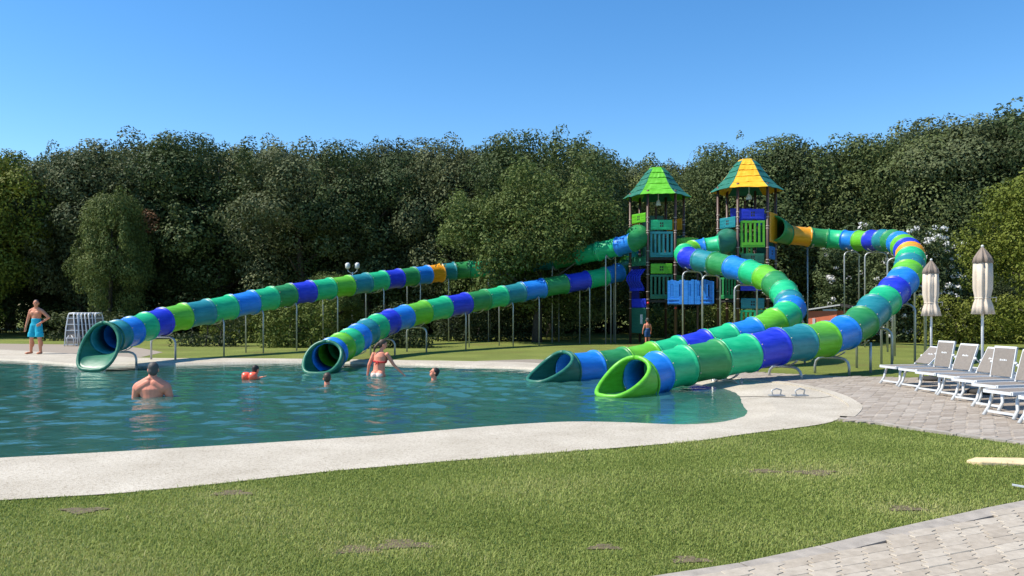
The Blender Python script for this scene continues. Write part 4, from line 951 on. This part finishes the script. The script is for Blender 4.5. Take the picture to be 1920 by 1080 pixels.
# folded loungers stacked on end
def stacked(label, x, y, rz, lean):
    T = thing('folded_lounger', label, 'sun lounger', (x, y, .006), rz, 'white loungers folded and stood on end'); m = MB(); H_ = 1.28; W = .5
    for s in (-1, 1): m.tube([(s*W/2, 0, 0), (s*W/2*.96, lean*.5, H_*.55), (s*W/2*.82, lean, H_-.06), (s*W/2*.7, lean+.01, H_)], .026, 8)
    m.tube([(-W*.36, lean, H_), (0, lean, H_+.02), (W*.36, lean, H_)], .036, 8); m.build('frame', M_white, T, True)
    for z in (.06, .32, .62, .86, 1.1):
        m = MB(); m.beam((-W/2, lean*z/H_-.004, z), (W/2, lean*z/H_-.004, z), .04, .035); m.build('cross_rail', M_white, T)
    m = MB(); m.beam((0, .02, .1), (0, lean+.02, 1.18), W-.1, .012, up=(0, 1, 0)); m.build('sling', M_mesh, T)
    for s in (-1, 1):
        m = MB(); m.tube([(s*.12, -.04, .02), (s*.13, -.06, .3), (s*.05, -.06, .42)], .018, 7); m.build('folded_leg', M_white, T, True)
for k in range(3): stacked('white folded lounger stood on end, facing the pool, behind the man', px(133, 30.4+.16*k), 30.4+.16*k, R(4), .22)
for k in range(5): stacked('white folded lounger stood edge-on in the stack near the big round slide mouth', px(152+k*5.5, 30.7), 30.7+.05*k, R(78+k*2), .16)
for k in range(3): stacked('white folded lounger at the slide end of the stack', px(179+k*4.5, 31), 31+.04*k, R(80), .12)
# sandstone slab on the lawn
m = MB(); P = [(0, .06), (.1, -.03), (.75, -.06), (1.0, -.02), (1.02, .22), (.6, .28), (.18, .24)]
m.add([Vector((x, y, -.03)) for x, y in P]+[Vector((x, y, .042+.006*math.sin(i*2))) for i, (x, y) in enumerate(P)], [tuple(range(7))[::-1], tuple(range(7, 14))]+[(i, (i+1) % 7, 7+(i+1) % 7, 7+i) for i in range(7)])
o = m.build('stone_slab', M_stone); o.location = (px(1818, 7.6), 7.6, 0); o.rotation_euler = (0, R(1.2), R(-2)); tag(o, 'pale sandstone slab lying in the lawn', 'stone')
bv = o.modifiers.new('bevel', 'BEVEL'); bv.width = .012; bv.segments = 2
m = MB(); m.box((0, 0, .03), (.1, .03, .012)); m.box((.06, .01, .026), (.04, .035, .01)); o = m.build('litter', M_white); o.location = (px(1910, 6.55), 6.55, .012); o.rotation_euler = (0, .1, -.5); tag(o, 'scrap of white paper on the grass by the path', 'litter')
# steel deck fittings on the rim
for xx in (1456, 1500):
    T = thing('deck_anchor', 'steel ring plate fixed to the white pool rim', 'anchor', (px(xx, 13.45), 13.45, .006), R(8), 'steel anchors on the pool rim')
    m = MB(); m.box((0, 0, .012), (.26, .14, .016)); m.build('plate', M_steel, T)
    m = MB(); m.tube([(-.09, -.04, .02), (-.1, -.02, .1), (0, 0, .13), (.1, .02, .1), (.09, .04, .02)], .012, 8); m.build('ring', M_steel, T, True)
# orange outbuilding
T = thing('outbuilding', 'small terracotta outbuilding with a low dark roof beyond the lawn', 'building', (px(1557, 34), 34, 0)); T.scale = (.8, .8, .8); T.rotation_euler.z = R(-26)
m = MB(); m.box((-.35, 0, .85), (1.5, 2.6, 1.75)); m.build('wall', M_brick, T)
m = MB(); m.box((1.0, .4, .85), (1.19, 2.6, 1.8)); m.build('wing_wall', M_brick, T)
m = MB(); m.add([Vector(v) for v in ((-1.7, -1.42, 1.62), (.55, -1.42, 1.98), (.55, 1.7, 1.98), (-1.7, 1.7, 1.62), (-1.7, -1.42, 1.74), (.55, -1.42, 2.1), (.55, 1.7, 2.1), (-1.7, 1.7, 1.74))], [(3, 2, 1, 0), (4, 5, 6, 7), (0, 1, 5, 4), (1, 2, 6, 5), (2, 3, 7, 6), (3, 0, 4, 7)]); rf = m.build('roof', M_roofdark, T)
m = MB(); m.beam((-1.72, -1.45, 1.70), (.57, -1.45, 2.06), .04, .07); m.build('fascia', M_white, rf)
m = MB(); m.add([Vector(v) for v in ((.56, -1.3, 1.98), (1.95, -1.3, 1.72), (1.95, 1.7, 1.72), (.56, 1.7, 1.98), (.56, -1.3, 2.12), (1.95, -1.3, 1.86), (1.95, 1.7, 1.86), (.56, 1.7, 2.12))], [(3, 2, 1, 0), (4, 5, 6, 7), (0, 1, 5, 4), (1, 2, 6, 5), (2, 3, 7, 6), (3, 0, 4, 7)]); m.build('roof', M_roofdark, T)
m = MB(); m.box((-.75, -1.31, 1.05), (.14, .04, .55)); m.build('window', M_white, T)
m = MB(); m.box((.05, -1.31, 1.78), (.7, .05, .1)); m.build('fascia_board', M_white, T)
# twin lantern
T = thing('lamp_post', 'twin-headed white lamp post in front of the dark oaks', 'lamp post', (px(661, 38.5), 38.5, 0))
m = MB(); m.tube([(0, 0, 0), (0, 0, 3.3)], .04, 8); m.build('pole', M_white, T, True)
for s in (-1, 1):
    m = MB(); m.tube([(0, 0, 3.2), (s*.22, 0, 3.35), (s*.24, 0, 3.45)], .02, 6); m.lathe([(.05, 3.45), (.12, 3.52), (.13, 3.7), (.06, 3.78)], (s*.24, 0, 0), 12); m.build('lantern', M_glass, T, True)
for xx, dd in ((448, 34.0), (665, 33.5)):
    T = thing('bollard_light', 'small white bollard light standing at the hedge foot', 'light', (px(xx, dd), dd, 0), 0, 'bollard lights along the hedges'); m = MB(); m.lathe([(.05, 0), (.05, .4), (.07, .42), (.07, .52), (.03, .56)], (0, 0, 0), 12); m.build('bollard', M_white, T, True)

# ------------------------------------------------------------------ people
def fuse(name, m, mat, parent, voxel=.008, smooth=4):
    me = bpy.data.meshes.new(name+'_src'); me.from_pydata([tuple(v) for v in m.V], [], m.F); o = bpy.data.objects.new('tmp', me); C.objects.link(o)
    rm = o.modifiers.new('r', 'REMESH'); rm.mode = 'VOXEL'; rm.voxel_size = voxel
    sm = o.modifiers.new('s', 'SMOOTH'); sm.iterations = smooth; sm.factor = .5
    dg = bpy.context.evaluated_depsgraph_get(); dg.update(); ev = o.evaluated_get(dg)
    nm = bpy.data.meshes.new_from_object(ev); bpy.data.objects.remove(o)
    nm.materials.clear(); nm.materials.append(mat); nm.polygons.foreach_set('use_smooth', [True]*len(nm.polygons))
    r = bpy.data.objects.new(name, nm); C.objects.link(r)
    if parent: r.parent = parent
    return r
def hand(m, wrist, d, side, curl=.5, sc=1.0):
    """palm, four unequal bent fingers, thumb from the palm's side"""
    wrist = Vector(wrist); d = Vector(d).normalized(); side = Vector(side); side = (side-d*side.dot(d)).normalized(); nrm = d.cross(side)
    k = sc; pe = wrist+d*.09*k
    for s in (-1, 0, 1): m.cap(wrist+side*s*.018*k, .017*k, pe+side*s*.026*k, .015*k, 8)
    for i, L in enumerate((.07, .08, .074, .056)):
        b = pe+side*(-.033+.022*i)*k; d1 = (d+nrm*curl*.35+side*(-.1+.07*i)).normalized(); p1 = b+d1*L*.5*k; d2 = (d+nrm*curl*1.1).normalized()
        m.cap(b, .0095*k, p1, .009*k, 8); m.cap(p1, .009*k, p1+d2*L*.5*k, .0075*k, 8)
    tb = wrist+d*.03*k-side*.028*k; m.cap(tb, .013*k, tb+(d*.6-side*.8+nrm*.2).normalized()*.035*k, .011*k, 8); q = tb+(d*.6-side*.8+nrm*.2).normalized()*.035*k; m.cap(q, .011*k, q+(d*.9-side*.3+nrm*.3).normalized()*.03*k, .009*k, 8)
def head(m, c, face, up=(0, 0, 1), s=1.0):
    c = Vector(c); f = Vector(face).normalized(); u = Vector(up); u = (u-f*u.dot(f)).normalized(); r = f.cross(u)
    M = Matrix((r, f, u)).transposed()
    m.sphere(c+u*.02*s, (.076*s, .094*s, .092*s), 16, 12, M); m.sphere(c+f*.022*s-u*.05*s, (.058*s, .066*s, .07*s), 14, 10, M)
    m.cap(c+f*.088*s+u*.012*s, .010*s, c+f*.104*s-u*.022*s, .014*s, 8)       # nose
    m.cap(c+f*.074*s-u*.06*s-r*.018*s, .009*s, c+f*.074*s-u*.06*s+r*.018*s, .009*s, 8)  # mouth
    for e in (-1, 1):
        m.sphere(c+r*e*.078*s-f*.005*s-u*.008*s, (.012*s, .02*s, .032*s), 8, 6, M)
        m.cap(c+f*.08*s+u*.03*s+r*e*.018*s, .008*s, c+f*.07*s+u*.03*s+r*e*.045*s, .007*s, 8)
    return M
def eyes(parent, c, face, s=1.0, up=(0, 0, 1)):
    c = Vector(c); f = Vector(face).normalized(); u = Vector(up); u = (u-f*u.dot(f)).normalized(); r = f.cross(u)
    for e in (-1, 1):
        m = MB(); m.sphere(c+f*.083*s+u*.012*s+r*e*.031*s, .010*s, 8, 6); m.build('eye', M_hair, parent, True)
def hair(parent, c, face, mat, s=1.0, up=(0, 0, 1), extra=None, low=.0):
    c = Vector(c); f = Vector(face).normalized(); u = Vector(up); u = (u-f*u.dot(f)).normalized(); r = f.cross(u); M = Matrix((r, f, u)).transposed(); m = MB()
    m.sphere(c+u*.036*s-f*.016*s, (.082*s, .094*s, .09*s), 16, 12, M)
    m.sphere(c-f*.045*s-u*(.005+low)*s, (.074*s, .06*s, .078*s), 14, 10, M)
    if extra: extra(m)
    return fuse('hair', m, mat, parent, .012, 2)
def person(label, loc, rz=0):
    return thing('person', label, 'person', loc, rz)
def torso(m, hipz, shz, lean, hw=.15, sw=.19, dep=.105, belly=0):
    """pelvis to shoulders as wide flattened masses; lean = xy shift of the shoulders"""
    l = Vector((lean[0], lean[1], 0)); H = shz-hipz
    K = ((0, hw, dep), (.22, hw*.96, dep*(.95+belly)), (.42, hw*.93, dep*(.95+belly)), (.62, (hw+sw)*.5, dep*1.02), (.8, sw*.98, dep*1.05), (.93, sw*.86, dep*.8))
    for q in range(22):
        t = .93*q/21; i = max(j for j in range(5) if K[j][0] <= t+1e-6); u = (t-K[i][0])/(K[i+1][0]-K[i][0])
        wx = K[i][1]+(K[i+1][1]-K[i][1])*u; dy = K[i][2]+(K[i+1][2]-K[i][2])*u
        m.sphere(Vector((0, 0, hipz+H*t))+l*t, (wx, dy, H*.16), 20, 10)
# --- man standing on the rim
d = 25.4; MANX = px(68, d)
T = person('bare-chested man in turquoise swim shorts standing with one hand on his hip', (MANX, d, .012), R(-8)); m = MB()
torso(m, .98, 1.47, (0, 0), .148, .185, .11, .12)
for s, fx, kx in ((-1, -.19, -.15), (1, .16, .15)):
    m.cap((s*.085, 0, .95), .092, (kx, -.03, .5), .062, 14); m.cap((kx, -.03, .5), .06, (fx, .0, .09), .042, 14); m.sphere((kx*1.05, .03, .34), (.055, .055, .12), 10, 8)
    m.cap((fx, .03, .045), .04, (fx+s*.03, -.15, .03), .035, 10); m.sphere((fx+s*.035, -.17, .028), (.045, .05, .025), 10, 6)
m.cap((-.2, 0, 1.42), .062, (-.3, .0, 1.14), .046, 12); m.cap((-.3, 0, 1.14), .044, (-.34, -.05, .9), .03, 12); hand(m, (-.342, -.055, .88), (-.05, -.1, -1), (0, -1, 0), .6)
m.cap((.2, 0, 1.42), .062, (.41, .06, 1.2), .046, 12); m.cap((.41, .06, 1.2), .044, (.22, -.06, 1.03), .03, 12); hand(m, (.215, -.065, 1.02), (-.5, -.5, -.55), (-.5, -.2, .7), .7)
m.cap((0, .0, 1.46), .065, (.01, -.02, 1.57), .058, 12)
for s in (-1, 1): m.cap((s*.03, 0, 1.51), .05, (s*.19, 0, 1.42), .064, 12)
head(m, (.02, -.03, 1.665), (.45, -.85, -.12), s=1.05)
m.sphere((-.085, -.09, 1.34), (.09, .035, .07), 12, 8); m.sphere((.085, -.09, 1.34), (.09, .035, .07), 12, 8)
fuse('body', m, M_skin, T); hair(T, (.02, -.03, 1.668), (.45, -.85, -.12), M_hair); eyes(T, (.02, -.03, 1.665), (.45, -.85, -.12))
m = MB(); torso(m, .94, 1.2, (0, 0), .165, .15, .125)
for s, kx in ((-1, -.14), (1, .13)): m.cap((s*.08, 0, .95), .115, (kx*.98, -.02, .64), .118, 16); m.lathe([(.125, .56), (.128, .6), (.12, .7)], (kx, -.02, 0), 16)
fuse('swim_shorts', m, M_turq, T, .012, 3)
m = MB(); m.tube([(.262+.034*math.cos(a), -.035+.034*math.sin(a), 1.068+.02*math.cos(a)) for a in np.linspace(0, 6.28, 13)], .009, 6); m.build('wristband', M_red, T, True)
# --- broad man in the water, seen from behind
d = 13.85; z0 = -1.26
T = person('broad-backed man with short greying hair standing chest-deep in the pool', (px(285, d), d, z0), R(6)); m = MB()
torso(m, .95, 1.44, (0, 0), .175, .235, .13, .1)
for s in (-1, 1):
    m.cap((s*.1, 0, .93), .095, (s*.12, 0, .5), .065, 12); m.cap((s*.12, 0, .5), .062, (s*.13, 0, .08), .045, 12); m.cap((s*.13, .02, .04), .04, (s*.15, .17, .03), .035, 10)
    m.cap((s*.25, 0, 1.37), .085, (s*.315, .05, 1.13), .058, 12); m.cap((s*.315, .05, 1.13), .052, (s*.3, .3, 1.02), .034, 12); hand(m, (s*.295, .31, 1.015), (-s*.2, .9, -.1), (s, 0, 0), .4)
m.cap((0, 0, 1.42), .085, (.01, .01, 1.6), .07, 12)
for s in (-1, 1): m.cap((s*.03, -.01, 1.53), .065, (s*.235, 0, 1.39), .085, 14); m.cap((s*.06, -.02, 1.45), .09, (s*.2, -.01, 1.36), .1, 14)
head(m, (.015, .02, 1.69), (-.25, .95, -.02), s=1.12)
fuse('body', m, M_skin2, T); hair(T, (.015, .02, 1.695), (-.25, .95, -.02), M_hair3, 1.13, low=.02); eyes(T, (.015, .02, 1.69), (-.25, .95, -.02))
m = MB(); torso(m, .9, 1.1, (0, 0), .19, .17, .14)
for s in (-1, 1): m.cap((s*.1, 0, .9), .115, (s*.12, 0, .65), .11, 12)
fuse('swim_shorts', m, M_navy, T, .016, 2)
# --- woman in the red bikini
d = 17.75; z0 = -.84
T = person('woman in a red bikini top wading hip-deep and reaching to one side, back turned', (px(710, d), d, z0), R(-16)); m = MB()
torso(m, .86, 1.34, (.03, .03), .148, .15, .1)
m.sphere((-.07, -.07, .83), (.095, .085, .11), 14, 10); m.sphere((.07, -.07, .83), (.095, .085, .11), 14, 10)
for s in (-1, 1):
    m.cap((s*.085, 0, .82), .088, (s*.095, .02, .45), .058, 12); m.cap((s*.095, .02, .45), .055, (s*.1, 0, .07), .036, 12); m.cap((s*.1, 0, .035), .034, (s*.11, .15, .025), .03, 10)
m.cap((-.14, .03, 1.31), .05, (-.245, .0, 1.06), .038, 12); m.cap((-.245, 0, 1.06), .036, (-.3, .04, .84), .025, 12); hand(m, (-.302, .042, .83), (-.1, .05, -1), (0, 1, 0), .5, .92)
m.cap((.2, .03, 1.31), .05, (.33, .1, 1.07), .038, 12); m.cap((.33, .1, 1.07), .036, (.5, .17, .88), .025, 12); hand(m, (.507, .175, .872), (.7, .3, -.65), (.3, -1, 0), .3, .92)
m.cap((.03, .03, 1.33), .05, (.06, .05, 1.44), .044, 12); head(m, (.075, .075, 1.53), (.8, .58, -.25), s=.95)
fuse('body', m, M_skin2, T)
def pony(m): m.cap((.0, .0, 1.56), .04, (-.075, -.04, 1.47), .035, 10); m.cap((-.075, -.04, 1.47), .034, (-.1, -.05, 1.36), .016, 10)
hair(T, (.07, .072, 1.535), (.8, .58, -.25), M_hair2, .98, extra=pony); eyes(T, (.075, .075, 1.53), (.8, .58, -.25), .95)
m = MB()
V = [Vector((.02+.158*math.cos(a), .02+.112*math.sin(a), 1.14+.012*math.sin(2*a))) for a in np.linspace(0, 6.283, 33)]
for a, b in zip(V, V[1:]): m.beam(a, b, .012, .035)
m.cap((.0, -.1, 1.14), .018, (-.03, -.115, 1.07), .008, 8); m.cap((.01, -.1, 1.14), .018, (.045, -.115, 1.08), .008, 8)
for s in (-1, 1): m.sphere((.02+s*.075, .11, 1.15), (.07, .05, .065), 12, 8)
m.tube([(.0, .1, 1.2), (-.03, .09, 1.3), (.02, -.02, 1.39), (.1, .08, 1.3), (.08, .12, 1.2)], .006, 6)
m.build('bikini_top', M_redcloth, T, True)
m = MB()
for s in (-1, 1): m.sphere((s*.068, -.074, .835), (.095, .086, .09), 14, 10)
m.sphere((0, 0, .85), (.158, .106, .075), 18, 10)
fuse('bikini_bottom', m, M_pale, T, .012, 2)
# --- swimmer, head and neck only above water
d = 15.95
T = person('short-haired swimmer with only head and neck above water near the second slide mouth', (px(613, d), d, -1.5), 0); m = MB()
torso(m, .95, 1.4, (0, 0), .15, .18, .11)
for s in (-1, 1): m.cap((s*.09, 0, .95), .09, (s*.1, .1, .5), .06, 10); m.cap((s*.1, .1, .5), .06, (s*.1, 0, .1), .04, 10); m.cap((s*.19, 0, 1.36), .055, (s*.36, .1, 1.33), .04, 10); m.cap((s*.36, .1, 1.33), .04, (s*.5, .3, 1.3), .028, 10); hand(m, (s*.5, .31, 1.3), (s*.3, .9, 0), (0, 0, 1), .3)
m.cap((0, 0, 1.4), .06, (0, .01, 1.5), .056, 10); head(m, (0, .02, 1.575), (-.2, .95, 0), s=.98); fuse('body', m, M_skin2, T, .009); hair(T, (0, .02, 1.582), (-.2, .95, 0), M_hair2, .99)
# --- swimmer lying back
d = 17.1
T = person('swimmer leaning back so only the upturned face shows beside the woman', (px(800, d), d, -1.3), 0); m = MB()
torso(m, .8, 1.2, (.18, 0), .15, .18, .11)
for s in (-1, 1): m.cap((0, s*.09, .8), .09, (-.25, s*.1, .5), .06, 10); m.cap((-.25, s*.1, .5), .06, (-.35, s*.1, .1), .04, 10); m.cap((.16, s*.19, 1.16), .055, (.1, s*.36, 1.12), .04, 10); m.cap((.1, s*.36, 1.12), .04, (0, s*.5, 1.1), .028, 10); hand(m, (0, s*.51, 1.1), (-.5, s*.8, 0), (0, 0, 1), .3)
m.cap((.16, 0, 1.22), .06, (.17, 0, 1.34), .056, 10); head(m, (.17, -.01, 1.4), (-.85, -.35, .42), (.3, 0, 1), s=.96); fuse('body', m, M_skin2, T, .009); hair(T, (.175, -.01, 1.405), (-.85, -.35, .42), M_hair, .98, (.3, 0, 1)); eyes(T, (.17, -.01, 1.4), (-.85, -.35, .42), .96, (.3, 0, 1))
# --- child with armbands
d = 17.1
T = person('dark-haired child wearing orange inflatable armbands in the pool', (px(478, d), d, -.88), R(0)); m = MB(); k = .62
torso(m, .6, .88, (0, 0), .1, .115, .075)
for s in (-1, 1): m.cap((s*.06, 0, .6), .06, (s*.07, .05, .32), .042, 10); m.cap((s*.07, .05, .32), .042, (s*.07, 0, .06), .03, 10)
m.cap((-.12, 0, .86), .038, (-.2, .03, .84), .03, 10); m.cap((-.2, .03, .84), .03, (-.2, .2, .83), .022, 10); hand(m, (-.2, .2, .83), (0, 1, 0), (1, 0, 0), .3, .65)
m.cap((.1, -.03, .86), .038, (.05, -.12, .86), .03, 10); m.cap((.05, -.12, .86), .03, (.2, -.1, .89), .022, 10); hand(m, (.2, -.1, .892), (1, 0, .25), (0, 1, 0), .3, .65)
m.cap((0, 0, .88), .04, (.01, 0, .98), .038, 10); head(m, (.02, .0, 1.045), (.5, .85, 0), s=.82); fuse('body', m, M_skin2, T, .008); hair(T, (.02, 0, 1.05), (.5, .85, 0), M_hair, .87)
for nm, c, ax in (('armband', (-.19, -.03, .9), (1, .2, 0)), ('armband', (.0, -.13, .91), (1, .1, 0))):
    m = MB(); c = Vector(c); A = Vector(ax).normalized(); pr = [(-.085, .03), (-.08, .07), (-.05, .095), (0, .1), (.05, .095), (.08, .07), (.085, .03)]; u = A.cross(Vector((0, 0, 1))).normalized(); v = Vector((0, 0, 1))
    V = [c+A*x+(u*math.cos(t)+v*math.sin(t))*r for x, r in pr for t in np.linspace(0, 6.283, 17)[:-1]]
    Fc = [(i*16+j, i*16+(j+1) % 16, (i+1)*16+(j+1) % 16, (i+1)*16+j) for i in range(len(pr)-1) for j in range(16)]+[tuple(range(16))[::-1], tuple(range(96, 112))]
    m.add(V, Fc); m.build(nm, M_float, T, True)
# --- child by the tower
d = 31.2
T = person('child in navy shorts standing under the lime roofed tower, back turned', (px(1214, d), d, 0), R(15)); m = MB()
torso(m, .58, .87, (0, 0), .09, .115, .07)
for s in (-1, 1):
    m.cap((s*.055, 0, .57), .058, (s*.065, 0, .3), .04, 10); m.cap((s*.065, 0, .3), .038, (s*.07, 0, .05), .027, 10); m.cap((s*.07, .0, .025), .024, (s*.08, .1, .02), .022, 8)
    m.cap((s*.12, 0, .84), .036, (s*.17, .02, .67), .028, 10); m.cap((s*.17, .02, .67), .027, (s*.18, .07, .54), .02, 10); hand(m, (s*.18, .072, .535), (0, .2, -1), (0, 1, 0), .5, .6)
m.cap((0, 0, .87), .036, (0, .01, .95), .034, 10); head(m, (0, .01, 1.01), (.2, .95, 0), s=.8); fuse('body', m, M_skin2, T, .008); hair(T, (0, .01, 1.015), (.2, .95, 0), M_hair3, .84)
m = MB(); torso(m, .56, .7, (0, 0), .105, .1, .085)
for s in (-1, 1): m.cap((s*.058, 0, .56), .07, (s*.065, 0, .38), .066, 12)
fuse('shorts', m, M_navy, T, .012, 2)
